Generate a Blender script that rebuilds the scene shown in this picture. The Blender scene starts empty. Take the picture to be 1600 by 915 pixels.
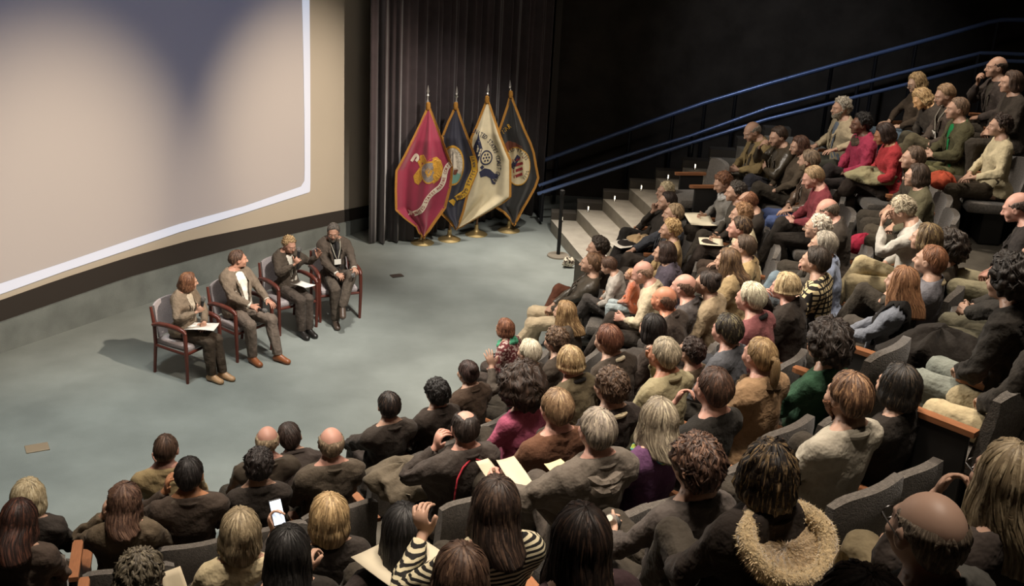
import bpy, bmesh, math, random
import numpy as np
from mathutils import Vector, Matrix
random.seed(3)
SC = bpy.context.scene
COL = SC.collection
# ------------------------------------------------------------------ camera (calibrated on the stage chairs, flag poles and plumb lines), world, lights, exposure
FPX, CX, CY = 1850., 800., 457.5
PITCH, ROLL, CAMH = math.radians(20.5), math.radians(3.1), 5.3
_f = Vector((0, math.cos(PITCH), -math.sin(PITCH))); _r = Vector((1,0,0)); _u = _r.cross(_f)
CR = _r*math.cos(ROLL)+_u*math.sin(ROLL); CU = -_r*math.sin(ROLL)+_u*math.cos(ROLL); CF = _f
EYEPT = Vector((0,0,CAMH))
cam = bpy.data.cameras.new('camera'); camo = bpy.data.objects.new('camera', cam); COL.objects.link(camo); SC.camera = camo
cam.sensor_width = 36; cam.lens = 36*FPX/1600; cam.clip_end = 100
m = Matrix.Identity(4)
for i in range(3): m[i][0], m[i][1], m[i][2], m[i][3] = CR[i], CU[i], -CF[i], EYEPT[i]
camo.matrix_world = m
def ray(x, y): return CF+CR*((x-CX)/FPX)-CU*((y-CY)/FPX)
def at_z(x, y, z): d = ray(x, y); return EYEPT+d*((z-CAMH)/d.z)
def at_y(x, y, Y): d = ray(x, y); return EYEPT+d*(Y/d.y)
def at_plane(x, y, p, n): d = ray(x, y); n = Vector(n); return EYEPT+d*((Vector(p)-EYEPT).dot(n)/d.dot(n))

w = bpy.data.worlds.new('dark hall'); SC.world = w; w.use_nodes = True
w.node_tree.nodes['Background'].inputs[0].default_value = (.034,.029,.024,1); w.node_tree.nodes['Background'].inputs[1].default_value = 1.
SC.view_settings.view_transform = 'Standard'; SC.view_settings.look = 'None'; SC.view_settings.gamma = 1; SC.view_settings.exposure = 0.
SC.view_settings.use_curve_mapping = False
def spot(name, loc, aim, watts, size, blend=.6, radius=.12, col=(1,.86,.68)):
    l = bpy.data.lights.new(name, 'SPOT'); l.energy = watts; l.spot_size = math.radians(size); l.spot_blend = blend; l.shadow_soft_size = radius; l.color = col
    o = bpy.data.objects.new(name, l); COL.objects.link(o); o.location = loc
    o.rotation_euler = (Vector(aim)-Vector(loc)).to_track_quat('-Z', 'Y').to_euler(); return o
def area(name, loc, aim, watts, size, col=(1,.86,.68)):
    l = bpy.data.lights.new(name, 'AREA'); l.energy = watts; l.shape = 'DISK'; l.size = size; l.color = col; l.spread = math.radians(100)
    o = bpy.data.objects.new(name, l); COL.objects.link(o); o.location = loc
    o.rotation_euler = (Vector(aim)-Vector(loc)).to_track_quat('-Z', 'Y').to_euler(); return o
# front spots over the audience carry past the speakers to the foot of the screen; downlights pool on the carpet and the rows
WARM, WHITE, COOL = (1,.85,.70), (1,.93,.84), (.97,1,.96)
_sa, _sd, _sn = Vector((-5.44,11.56,0)), Vector((.543,.8397,0)), Vector((.8397,-.543,0))
def by_screen(s, off, z): return _sa+_sd*s+_sn*off+Vector((0,0,z))
GAIN = {}
def down(name, x, y, watts, size, col=WARM, radius=.3, z=8.6): return spot(name, (x, y, z), (x, y+.02, 0), watts, size, 1., radius, col)
spot('pool_left', by_screen(1.2,9.5,7.6), by_screen(.75,0,1.1), 6300, 25, 1., .1, WARM)
spot('pool_right', by_screen(4.6,9.0,7.6), by_screen(4.5,0,1.3), 6200, 22.7, 1., .1, WARM)
spot('speaker_spot', (1.4,7.4,8.0), (-2.35,12.5,.8), 3200, 18, .9, .1, WHITE)
spot('flag_spot', (1.6,11.6,8.2), (-.7,16.3,1.0), 1900, 24, .9, .1, WHITE)
down('floor_left', -3.5,9.5, 1900, 38, COOL)
down('floor_front', -1.2,12.2, 2600, 28, WHITE)
down('floor_right', .1,15.1, 3600, 30, WHITE)
down('floor_centre', -2.2,9.8, 1100, 48, WHITE)
down('rows_stairs', 1.25,15.3, 2100, 28)
down('rows_front', 1.2,11.2, 1050, 42)
down('rows_middle', .7,8.4, 720, 42)
down('rows_right', 3.0,9.6, 1800, 44)
down('rows_upper', 4.2,12.6, 1350, 44)
down('rows_left', -1.2,6.9, 1900, 44)
down('rows_low_left', -1.0,4.7, 1700, 46)
down('rows_centre', .7,5.4, 1700, 44)
down('rows_near', 1.1,3.6, 1150, 48)
down('rows_far_right', 3.0,6.2, 1300, 48)
area('stage_bounce', (-3.2,10.6,6.2), (3.2,9.2,2.2), 300, 2.2, (1,.90,.78))
spot('added_rail_light', (2.0,12.5,8.6), (4.2,18.0,2.6), 800, 36, 1., .2, (.85,.9,1))  # extra lamp added to brighten the blue rails, no known fixture
area('ceiling_fill', (1.0,7.0,8.9), (-1.0,10.0,0), 150, 3.0, (1,.88,.76))
# ------------------------------------------------------------------ small helpers
def lin(h):
    h = h.lstrip('#'); v = [int(h[i:i+2], 16)/255 for i in (0, 2, 4)]
    return tuple(c/12.92 if c <= .04045 else ((c+.055)/1.055)**2.4 for c in v)

def tag(o, label=None, cat=None, group=None, kind=None):
    if label: o['label'] = label
    if cat: o['category'] = cat
    if group: o['group'] = group
    if kind: o['kind'] = kind
    return o

def link(name, me, mat=None, parent=None):
    o = bpy.data.objects.new(name, me); COL.objects.link(o)
    if parent is not None: o.parent = parent
    if mat is not None and me is not None and not me.materials: me.materials.append(mat)
    return o

def npmesh(name, V, Fs, smooth=True):
    """mesh from numpy verts and a faces array (n,3)/(n,4) or list"""
    me = bpy.data.meshes.new(name)
    V = np.asarray(V, dtype=np.float32)
    if isinstance(Fs, np.ndarray):
        n, k = Fs.shape
        me.vertices.add(len(V)); me.vertices.foreach_set('co', V.ravel())
        me.loops.add(n*k); me.loops.foreach_set('vertex_index', Fs.astype(np.int32).ravel())
        me.polygons.add(n)
        me.polygons.foreach_set('loop_start', np.arange(0, n*k, k, dtype=np.int32))
        me.update(calc_edges=True)
    else:
        me.from_pydata(V.tolist(), [], Fs); me.update()
    if smooth: me.polygons.foreach_set('use_smooth', np.ones(len(me.polygons), dtype=bool))
    return me

class MB:
    """collects simple solids and links them as one mesh object"""
    def __init__(s): s.V = []; s.F = []
    def add(s, V, F):
        b = len(s.V); s.V += [tuple(v) for v in V]; s.F += [tuple(i+b for i in f) for f in F]; return s
    def box(s, c, size, rot=None, bev=0.0):
        x, y, z = [a/2 for a in size]
        if bev <= 0:
            P = [(-x,-y,-z),(x,-y,-z),(x,y,-z),(-x,y,-z),(-x,-y,z),(x,-y,z),(x,y,z),(-x,y,z)]
            F = [(0,3,2,1),(4,5,6,7),(0,1,5,4),(1,2,6,5),(2,3,7,6),(3,0,4,7)]
        else:
            bm = bmesh.new(); bmesh.ops.create_cube(bm, size=1)
            for v in bm.verts: v.co = Vector((v.co.x*2*x, v.co.y*2*y, v.co.z*2*z))
            bmesh.ops.bevel(bm, geom=bm.edges[:], offset=min(bev, .49*min(size)), segments=2, profile=.5, affect='EDGES')
            bm.verts.index_update(); P = [v.co[:] for v in bm.verts]; F = [tuple(v.index for v in f.verts) for f in bm.faces]; bm.free()
        c = Vector(c); R = rot if rot is not None else Matrix.Identity(3)
        return s.add([(R @ Vector(p) + c)[:] for p in P], F)
    def tube(s, pts, r, n=10, cap=True):
        pts = [Vector(p) for p in pts]; m = len(pts)
        rs = r if isinstance(r, (list, tuple)) else [r]*m
        b = len(s.V); prev = None; T = []
        for i in range(m):
            t = (pts[min(i+1, m-1)] - pts[max(i-1, 0)]).normalized(); T.append(t)
        up = Vector((0,0,1)) if abs(T[0].z) < .9 else Vector((1,0,0))
        nrm = T[0].cross(up).normalized()
        for i in range(m):
            nrm = (nrm - T[i]*nrm.dot(T[i])).normalized(); bn = T[i].cross(nrm)
            for k in range(n):
                a = 2*math.pi*k/n
                s.V.append((pts[i] + (nrm*math.cos(a) + bn*math.sin(a))*rs[i])[:])
        for i in range(m-1):
            for k in range(n):
                k2 = (k+1) % n
                s.F.append((b+i*n+k, b+i*n+k2, b+(i+1)*n+k2, b+(i+1)*n+k))
        if cap:
            s.F.append(tuple(b+k for k in range(n))[::-1]); s.F.append(tuple(b+(m-1)*n+k for k in range(n)))
        return s
    def lathe(s, prof, c=(0,0,0), n=20, rot=None):
        c = Vector(c); R = rot if rot is not None else Matrix.Identity(3); b = len(s.V); m = len(prof)
        for (r, z) in prof:
            for k in range(n):
                a = 2*math.pi*k/n
                s.V.append((R @ Vector((r*math.cos(a), r*math.sin(a), z)) + c)[:])
        for i in range(m-1):
            for k in range(n):
                k2 = (k+1) % n
                s.F.append((b+i*n+k, b+i*n+k2, b+(i+1)*n+k2, b+(i+1)*n+k))
        s.F.append(tuple(b+k for k in range(n))[::-1]); s.F.append(tuple(b+(m-1)*n+k for k in range(n)))
        return s
    def prism(s, poly, z0, z1):
        b = len(s.V); n = len(poly)
        s.V += [(x, y, z0) for x, y in poly] + [(x, y, z1) for x, y in poly]
        s.F.append(tuple(range(b, b+n))[::-1]); s.F.append(tuple(range(b+n, b+2*n)))
        for i in range(n):
            j = (i+1) % n; s.F.append((b+i, b+j, b+n+j, b+n+i))
        return s
    def mesh(s, name, smooth=False):
        me = bpy.data.meshes.new(name); me.from_pydata(s.V, [], s.F); me.update()
        if smooth:
            me.polygons.foreach_set('use_smooth', np.ones(len(me.polygons), dtype=bool))
            try: me.set_sharp_from_angle(angle=math.radians(40))
            except Exception: pass
        return me
    def build(s, name, mat=None, parent=None, smooth=False):
        return link(name, s.mesh(name, smooth), mat, parent)

def empty(name, loc=(0,0,0), rz=0):
    o = bpy.data.objects.new(name, None); COL.objects.link(o); o.location = loc; o.rotation_euler = (0,0,rz)
    o.empty_display_size = .1
    return o

# ------------------------------------------------------------------ materials
MATS = {}
def mat(name, col, rough=.6, metal=0., noise=0., scale=30., bump=0., bscale=None, stretch=(1,1,1), emit=None, strength=0., sheen=0., spec=.5, trans=0.):
    if name in MATS: return MATS[name]
    m = bpy.data.materials.new(name); m.use_nodes = True; nt = m.node_tree; N = nt.nodes; L = nt.links
    b = N['Principled BSDF']
    c = lin(col) if isinstance(col, str) else col
    b.inputs['Base Color'].default_value = (*c, 1); b.inputs['Roughness'].default_value = rough
    b.inputs['Metallic'].default_value = metal; b.inputs['Specular IOR Level'].default_value = spec
    if sheen: b.inputs['Sheen Weight'].default_value = sheen
    if trans: b.inputs['Transmission Weight'].default_value = trans
    if emit:
        b.inputs['Emission Color'].default_value = (*lin(emit), 1); b.inputs['Emission Strength'].default_value = strength
    if noise or bump:
        tc = N.new('ShaderNodeTexCoord'); mp = N.new('ShaderNodeMapping'); mp.inputs['Scale'].default_value = stretch
        L.new(tc.outputs['Object'], mp.inputs['Vector'])
        if noise:
            t = N.new('ShaderNodeTexNoise'); t.inputs['Scale'].default_value = scale; t.inputs['Detail'].default_value = 4
            L.new(mp.outputs['Vector'], t.inputs['Vector'])
            r = N.new('ShaderNodeMapRange'); r.inputs['From Min'].default_value = .3; r.inputs['From Max'].default_value = .7
            r.inputs['To Min'].default_value = 1-noise; r.inputs['To Max'].default_value = 1+noise
            L.new(t.outputs['Fac'], r.inputs['Value'])
            mx = N.new('ShaderNodeMix'); mx.data_type = 'RGBA'; mx.blend_type = 'MULTIPLY'; mx.inputs['Factor'].default_value = 1
            mx.inputs['A'].default_value = (*c, 1); L.new(r.outputs['Result'], mx.inputs['B']); L.new(mx.outputs['Result'], b.inputs['Base Color'])
        if bump:
            t2 = N.new('ShaderNodeTexNoise'); t2.inputs['Scale'].default_value = bscale or scale; t2.inputs['Detail'].default_value = 3
            L.new(mp.outputs['Vector'], t2.inputs['Vector'])
            bp = N.new('ShaderNodeBump'); bp.inputs['Strength'].default_value = min(1, bump); bp.inputs['Distance'].default_value = .01*max(1, bump)
            L.new(t2.outputs['Fac'], bp.inputs['Height']); L.new(bp.outputs['Normal'], b.inputs['Normal'])
    MATS[name] = m
    return m

def cloth(col, kind='plain', col2='#15130f'):
    """woven cloth; kind: plain, stripe, plaid, print, leather, fuzzy"""
    key = f'cloth {kind} {col} {col2 if kind in ("stripe","plaid","print") else ""}'
    if key in MATS: return MATS[key]
    if kind == 'leather': return mat(key, col, rough=.38, noise=.25, scale=9, bump=.5, bscale=25)
    if kind == 'fuzzy': return mat(key, col, rough=.95, noise=.35, scale=60, bump=1., bscale=90, sheen=.6)
    if kind == 'plain': return mat(key, col, rough=.85, noise=.18, scale=11, bump=2.6, bscale=11, sheen=.03, spec=.15)
    m = mat(key, col, rough=.85, spec=.25); nt = m.node_tree; N = nt.nodes; L = nt.links; b = N['Principled BSDF']
    tc = N.new('ShaderNodeTexCoord'); c1 = (*lin(col), 1); c2 = (*lin(col2), 1)
    def wave(direction, scale, lo, hi):
        w = N.new('ShaderNodeTexWave'); w.wave_type = 'BANDS'; w.bands_direction = direction; w.inputs['Scale'].default_value = scale
        w.inputs['Distortion'].default_value = .25; w.inputs['Detail'].default_value = 1; w.inputs['Detail Scale'].default_value = .6
        L.new(tc.outputs['Object'], w.inputs['Vector'])
        r = N.new('ShaderNodeValToRGB'); r.color_ramp.elements[0].position = lo; r.color_ramp.elements[1].position = hi
        L.new(w.outputs['Fac'], r.inputs['Fac']); return r
    mx = N.new('ShaderNodeMix'); mx.data_type = 'RGBA'; mx.inputs['A'].default_value = c1; mx.inputs['B'].default_value = c2
    if kind == 'stripe':
        L.new(wave('Z', 15, .42, .55).outputs['Color'], mx.inputs['Factor'])
    elif kind == 'plaid':
        a = wave('Z', 7, .66, .74); d = wave('X', 7, .66, .74)
        mm = N.new('ShaderNodeMath'); mm.operation = 'MAXIMUM'; L.new(a.outputs['Color'], mm.inputs[0]); L.new(d.outputs['Color'], mm.inputs[1])
        L.new(mm.outputs['Value'], mx.inputs['Factor'])
    else:
        v = N.new('ShaderNodeTexNoise'); v.inputs['Scale'].default_value = 28; L.new(tc.outputs['Object'], v.inputs['Vector'])
        r = N.new('ShaderNodeValToRGB'); r.color_ramp.elements[0].position = .5; r.color_ramp.elements[1].position = .56
        L.new(v.outputs['Fac'], r.inputs['Fac']); L.new(r.outputs['Color'], mx.inputs['Factor'])
    L.new(mx.outputs['Result'], b.inputs['Base Color'])
    return m

def hairmat(col, col2=None):
    key = f'hair {col} {col2}'
    if key in MATS: return MATS[key]
    m = mat(key, col, rough=.55, spec=.35); nt = m.node_tree; N = nt.nodes; L = nt.links; b = N['Principled BSDF']
    dul = lambda q: tuple(x*.78+.22*(.3*q[0]+.6*q[1]+.1*q[2]) for x in q)
    c = dul(lin(col)); hi = dul(lin(col2)) if col2 else tuple(min(1, x*2.1+.014) for x in c); lo = tuple(x*.38 for x in c)
    at = N.new('ShaderNodeAttribute'); at.attribute_name = 'strand'
    mp = N.new('ShaderNodeMapping'); mp.inputs['Scale'].default_value = (34, 2.2, 1); L.new(at.outputs['Vector'], mp.inputs['Vector'])
    t = N.new('ShaderNodeTexNoise'); t.inputs['Scale'].default_value = 1.; t.inputs['Detail'].default_value = 5; t.inputs['Roughness'].default_value = .65
    L.new(mp.outputs['Vector'], t.inputs['Vector'])
    r = N.new('ShaderNodeValToRGB'); e = r.color_ramp.elements
    e[0].position = .36; e[0].color = (*lo, 1); e[1].position = .64; e[1].color = (*hi, 1)
    k = e.new(.5); k.color = (*c, 1)
    L.new(t.outputs['Fac'], r.inputs['Fac']); L.new(r.outputs['Color'], b.inputs['Base Color'])
    bp = N.new('ShaderNodeBump'); bp.inputs['Strength'].default_value = .8; bp.inputs['Distance'].default_value = .006
    L.new(t.outputs['Fac'], bp.inputs['Height']); L.new(bp.outputs['Normal'], b.inputs['Normal'])
    return m

def skinmat(col):
    key = 'skin '+col
    if key in MATS: return MATS[key]
    m = mat(key, col, rough=.5, spec=.35); nt = m.node_tree; N = nt.nodes; L = nt.links; b = N['Principled BSDF']
    c = lin(col)
    at = N.new('ShaderNodeAttribute'); at.attribute_name = 'tint'
    sp = N.new('ShaderNodeSeparateColor'); L.new(at.outputs['Color'], sp.inputs['Color'])
    m1 = N.new('ShaderNodeMix'); m1.data_type = 'RGBA'; m1.inputs['A'].default_value = (*c, 1); m1.inputs['B'].default_value = (c[0]*.85, c[1]*.52, c[2]*.5, 1)
    L.new(sp.outputs['Red'], m1.inputs['Factor'])
    m2 = N.new('ShaderNodeMix'); m2.data_type = 'RGBA'; m2.inputs['B'].default_value = (c[0]*.2, c[1]*.15, c[2]*.12, 1)
    L.new(m1.outputs['Result'], m2.inputs['A']); L.new(sp.outputs['Green'], m2.inputs['Factor'])
    L.new(m2.outputs['Result'], b.inputs['Base Color'])
    b.inputs['Subsurface Weight'].default_value = 0.0
    return m
# ------------------------------------------------------------------ seated figure: one signed-distance template, posed by weighted bones
def v3(*a): return np.array(a, dtype=float)
J = dict(hip=v3(.09,0,.53), knee=v3(.12,.45,.545), ankle=v3(.12,.44,.09), toe=v3(.125,.62,.035),
         sho=v3(.160,-.05,1.0), elb=v3(.255,.03,.77), wri=v3(.235,.27,.715), knu=v3(.232,.36,.713), mid=v3(.232,.40,.705), tip=v3(.232,.445,.69),
         waist=v3(0,-.03,.68), neck=v3(0,-.045,1.08), head=v3(0,-.02,1.25))

class Grid:
    def __init__(s, xs, ys, zs):
        s.x, s.y, s.z = [np.asarray(a, dtype=np.float32) for a in (xs, ys, zs)]
        s.F = np.full((len(s.x), len(s.y), len(s.z)), 1.0, dtype=np.float32)
    def block(s, lo, hi):
        sl = []
        for ax, a, b in zip((s.x, s.y, s.z), lo, hi):
            i = max(0, np.searchsorted(ax, a)-1); j = min(len(ax), np.searchsorted(ax, b)+1); sl.append(slice(i, max(j, i+1)))
        X = s.x[sl[0]][:, None, None]; Y = s.y[sl[1]][None, :, None]; Z = s.z[sl[2]][None, None, :]
        return tuple(sl), X, Y, Z
    def join(s, sl, d, k):
        a = s.F[sl]
        if k <= 0: s.F[sl] = np.minimum(a, d); return
        h = np.maximum(k-np.abs(a-d), 0)/k
        s.F[sl] = np.minimum(a, d) - h*h*k*.25
    def cut(s, sl, d, k):
        a = s.F[sl]; d = -d
        h = np.maximum(k-np.abs(a-d), 0)/max(k, 1e-6)
        s.F[sl] = np.maximum(a, d) + h*h*k*.25
    def ell(s, c, r, k=.03, sub=False, grow=0.):
        c = np.asarray(c); r = np.asarray(r, dtype=float)+grow; m = .06
        sl, X, Y, Z = s.block(c-r-m, c+r+m)
        px, py, pz = X-c[0], Y-c[1], Z-c[2]
        k0 = np.sqrt((px/r[0])**2+(py/r[1])**2+(pz/r[2])**2)
        k1 = np.sqrt((px/r[0]**2)**2+(py/r[1]**2)**2+(pz/r[2]**2)**2)
        d = k0*(k0-1)/np.maximum(k1, 1e-6)
        (s.cut if sub else s.join)(sl, d, k)
    def cone(s, a, b, ra, rb, k=.03, sub=False, grow=0., flat=None):
        a = np.asarray(a); b = np.asarray(b); ra += grow; rb += grow; R = max(ra, rb); m = .06
        sl, X, Y, Z = s.block(np.minimum(a, b)-R-m, np.maximum(a, b)+R+m)
        ab = b-a; L2 = max(ab@ab, 1e-9)
        t = np.clip(((X-a[0])*ab[0]+(Y-a[1])*ab[1]+(Z-a[2])*ab[2])/L2, 0, 1)
        dx, dy, dz = X-(a[0]+ab[0]*t), Y-(a[1]+ab[1]*t), Z-(a[2]+ab[2]*t)
        if flat is not None: dx, dy, dz = dx/flat[0], dy/flat[1], dz/flat[2]
        d = np.sqrt(dx*dx+dy*dy+dz*dz) - (ra+(rb-ra)*t)
        (s.cut if sub else s.join)(sl, d, k)
    def plane(s, p, n, lo=(-9,-9,-9), hi=(9,9,9)):
        """keep only the side where (q-p).n < 0 inside the block"""
        n = np.asarray(n, dtype=float); n /= np.linalg.norm(n)
        sl, X, Y, Z = s.block(np.asarray(lo), np.asarray(hi))
        d = (X-p[0])*n[0]+(Y-p[1])*n[1]+(Z-p[2])*n[2]
        s.F[sl] = np.maximum(s.F[sl], d)
    def net(s):
        F = s.F; x, y, z = s.x, s.y, s.z; nx, ny, nz = F.shape
        S = F < 0
        cs = [S[i:nx-1+i, j:ny-1+j, k:nz-1+k] for i in (0,1) for j in (0,1) for k in (0,1)]
        tot = sum(c.astype(np.int8) for c in cs)
        act = (tot > 0) & (tot < 8)
        idx = np.full(act.shape, -1, dtype=np.int64); I = np.argwhere(act); idx[act] = np.arange(len(I))
        P = np.zeros((len(I), 3)); W = np.zeros(len(I))
        i0, j0, k0 = I.T
        corners = [(0,0,0),(1,0,0),(0,1,0),(1,1,0),(0,0,1),(1,0,1),(0,1,1),(1,1,1)]
        for a in range(8):
            for ax in range(3):
                ca = corners[a]
                if ca[ax]: continue
                cb = list(ca); cb[ax] = 1
                fa = F[i0+ca[0], j0+ca[1], k0+ca[2]]; fb = F[i0+cb[0], j0+cb[1], k0+cb[2]]
                m = (fa < 0) != (fb < 0)
                t = np.where(m, fa/np.where(m, fa-fb, 1), 0)
                pa = np.stack([x[i0+ca[0]], y[j0+ca[1]], z[k0+ca[2]]], 1); pb = np.stack([x[i0+cb[0]], y[j0+cb[1]], z[k0+cb[2]]], 1)
                P += np.where(m[:, None], pa+(pb-pa)*t[:, None], 0); W += m
        P /= W[:, None]
        Q = []
        for ax in range(3):
            sh = [slice(0, n) for n in F.shape]; s0 = list(sh); s1 = list(sh); s0[ax] = slice(0, F.shape[ax]-1); s1[ax] = slice(1, F.shape[ax])
            A = S[tuple(s0)]; B = S[tuple(s1)]
            for flip in (0, 1):
                E = np.argwhere((A & ~B) if flip == 0 else (~A & B))
                u, w = [(1,2),(2,0),(0,1)][ax]
                ok = (E[:, u] > 0) & (E[:, w] > 0) & (E[:, u] < F.shape[u]-1) & (E[:, w] < F.shape[w]-1)
                E = E[ok]; c = []
                for du, dw in ((1,1),(0,1),(0,0),(1,0)):
                    e = E.copy(); e[:, u] -= du; e[:, w] -= dw; c.append(idx[e[:, 0], e[:, 1], e[:, 2]])
                q = np.stack(c, 1)
                if flip: q = q[:, ::-1]
                Q.append(q)
        return P, np.concatenate(Q)

def steps(*segs):
    """segs: (start, end, step) joined into one axis"""
    out = []
    for a, b, h in segs:
        n = max(1, int(round((b-a)/h))); out += [a+(b-a)*i/n for i in range(n)]
    out.append(segs[-1][1]); return out

def mirrored(P, Q):
    onc = np.abs(P[:, 0]) < 2e-3; P = P.copy(); P[onc, 0] = 0
    n = len(P); mp = np.arange(n)+n; mp[onc] = np.arange(n)[onc]
    P2 = P.copy(); P2[:, 0] *= -1
    V = np.concatenate([P, P2]); Fq = np.concatenate([Q, mp[Q][:, ::-1]])
    used = np.unique(Fq); re = np.full(len(V), -1); re[used] = np.arange(len(used))
    return V[used], re[Fq]

def decimated(V, Q, target, protect=None):
    """collapse to about TARGET triangles; vertices where PROTECT is true stay as they are"""
    me = npmesh('tmp', V, Q); o = bpy.data.objects.new('tmp', me); COL.objects.link(o)
    ntri = sum(len(p.vertices)-2 for p in me.polygons) if Q.shape[1] != 3 else len(Q)
    md = o.modifiers.new('d', 'DECIMATE'); md.ratio = min(1, target/ntri)
    if protect is not None:
        g = o.vertex_groups.new(name='k'); g.add(np.nonzero(~protect)[0].tolist(), 1., 'REPLACE')
        g.add(np.nonzero(protect)[0].tolist(), 0., 'REPLACE')
        md.vertex_group = 'k'; md.vertex_group_factor = 1
    dg = bpy.context.evaluated_depsgraph_get(); ev = o.evaluated_get(dg); m2 = ev.to_mesh()
    m2.calc_loop_triangles()
    n = len(m2.vertices); co = np.empty(n*3, dtype=np.float32); m2.vertices.foreach_get('co', co)
    t = np.empty(len(m2.loop_triangles)*3, dtype=np.int32); m2.loop_triangles.foreach_get('vertices', t)
    ev.to_mesh_clear(); bpy.data.objects.remove(o); bpy.data.meshes.remove(me)
    return co.reshape(-1, 3).astype(float), t.reshape(-1, 3)

def region(V):
    r = np.zeros(len(V), int); r[V[:, 2] > 1.12] = 1
    r[(np.abs(V[:, 0]) > .175) & (V[:, 1] > .27) & (V[:, 2] > .65) & (V[:, 2] < .74)] = 2
    return r

def decimated_body(V, Q, want):
    for k in (0, 1, 2):
        r = region(V); n = (r == k).sum()
        V, Q = decimated(V, Q, 2*(len(V)-n+want[k]), r != k)
    return V, Q

def torso_sdf(g, G):
    g.ell((0,-.02,.57), (.170,.130,.125), .04, grow=G)
    g.ell((0,-.015,.72), (.150,.112,.17), .05, grow=G)
    g.ell((0,-.035,.90), (.150,.114,.18), .05, grow=G)
    g.cone((0,-.055,1.005), (.128,-.055,1.005), .066, .058, .05, grow=G)
    g.cone((.115,-.062,1.035), (.03,-.052,1.11), .045, .047, .05, grow=G)
    g.ell((.155,-.05,.992), (.054,.056,.062), .04, grow=G)
    g.ell((.085,-.06,.545), (.11,.115,.105), .04, grow=G)
def arm_sdf(g, G, hand=True):
    g.cone(J['sho'], J['elb'], .047, .038, .03, grow=G)
    g.cone(J['elb'], J['wri'], .040, .027, .02, grow=G)
    g.ell(J['elb']+(J['wri']-J['elb'])*.25, (.040,.065,.040), .02, grow=G)
def leg_sdf(g, G):
    g.cone(J['hip'], J['knee'], .088, .060, .03, grow=G)
    g.cone(J['knee'], J['ankle'], .057, .037, .025, grow=G)
    g.ell((.12,.415,.37), (.05,.055,.12), .03, grow=G)
def foot_sdf(g, G):
    g.cone(J['ankle'], (.12,.415,.05), .037, .037, .02, grow=G)
    g.cone((.12,.405,.042), (.127,.60,.032), .036, .034, .02, grow=G, flat=(1.05,1,.9))
    g.cone((.12,.45,.075), (.125,.54,.045), .035, .03, .02, grow=G)

def make_body():
    xs = steps((-.004,.004,.008),(.004,.09,.0075),(.09,.175,.010),(.175,.285,.0045),(.285,.34,.009))
    ys = steps((-.21,-.10,.011),(-.10,.13,.0075),(.13,.27,.011),(.27,.47,.0048),(.47,.66,.010))
    zs = steps((-.01,.66,.0125),(.66,.735,.0045),(.735,1.12,.011),(1.12,1.375,.0062))
    g = Grid(xs, ys, zs)
    torso_sdf(g, 0); arm_sdf(g, 0); leg_sdf(g, 0); foot_sdf(g, 0)
    w = J['wri']
    g.ell(w+v3(-.002,.052,0), (.042,.055,.017), .015)
    for dx, sx, ln, dy in ((-.031,-.008,.070,-.004),(-.0105,-.003,.079,.002),(.0105,.003,.073,0),(.031,.009,.056,-.008)):
        a = w+v3(dx,.090+dy,0); b = a+v3(sx*.6,ln*.55,-.006); c = b+v3(sx*.5,ln*.45,-.018)
        g.cone(a, b, .0092, .0084, .006); g.cone(b, c, .0084, .0072, .003)
    a = w+v3(-.030,.022,-.003); b = a+v3(-.030,.030,-.006); c = b+v3(-.010,.032,-.004)
    g.cone(a, b, .014, .0105, .012); g.cone(b, c, .0105, .0085, .004)
    # neck and head
    g.cone((0,-.052,1.04), (0,-.028,1.18), .060, .054, .035)
    g.ell((0,-.028,1.272), (.0755,.096,.090), .02)
    g.ell((0,.022,1.232), (.0625,.068,.088), .03)
    g.ell((0,.032,1.175), (.050,.052,.036), .03)
    g.ell((0,.074,1.153), (.022,.018,.017), .02)
    g.ell((.040,.060,1.214), (.026,.024,.026), .02)
    g.cone((0,.084,1.268), (.036,.074,1.268), .012, .010, .016)
    g.ell((.030,.101,1.246), (.019,.018,.012), .012, sub=True)
    g.ell((.030,.0775,1.245), (.0135,.012,.0115), .004)
    g.cone((0,.088,1.250), (0,.109,1.217), .0085, .0130, .012)
    g.ell((.0105,.098,1.212), (.008,.010,.007), .008)
    g.ell((0,.086,1.190), (.023,.011,.0058), .006); g.ell((0,.085,1.178), (.020,.011,.0065), .006)
    g.ell((0,.099,1.1845), (.026,.010,.0022), .003, sub=True)
    g.ell((.0765,-.008,1.236), (.011,.024,.033), .008); g.ell((.088,-.002,1.238), (.007,.012,.019), .005, sub=True)
    V, Q = mirrored(*g.net())
    return V, Q

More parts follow.
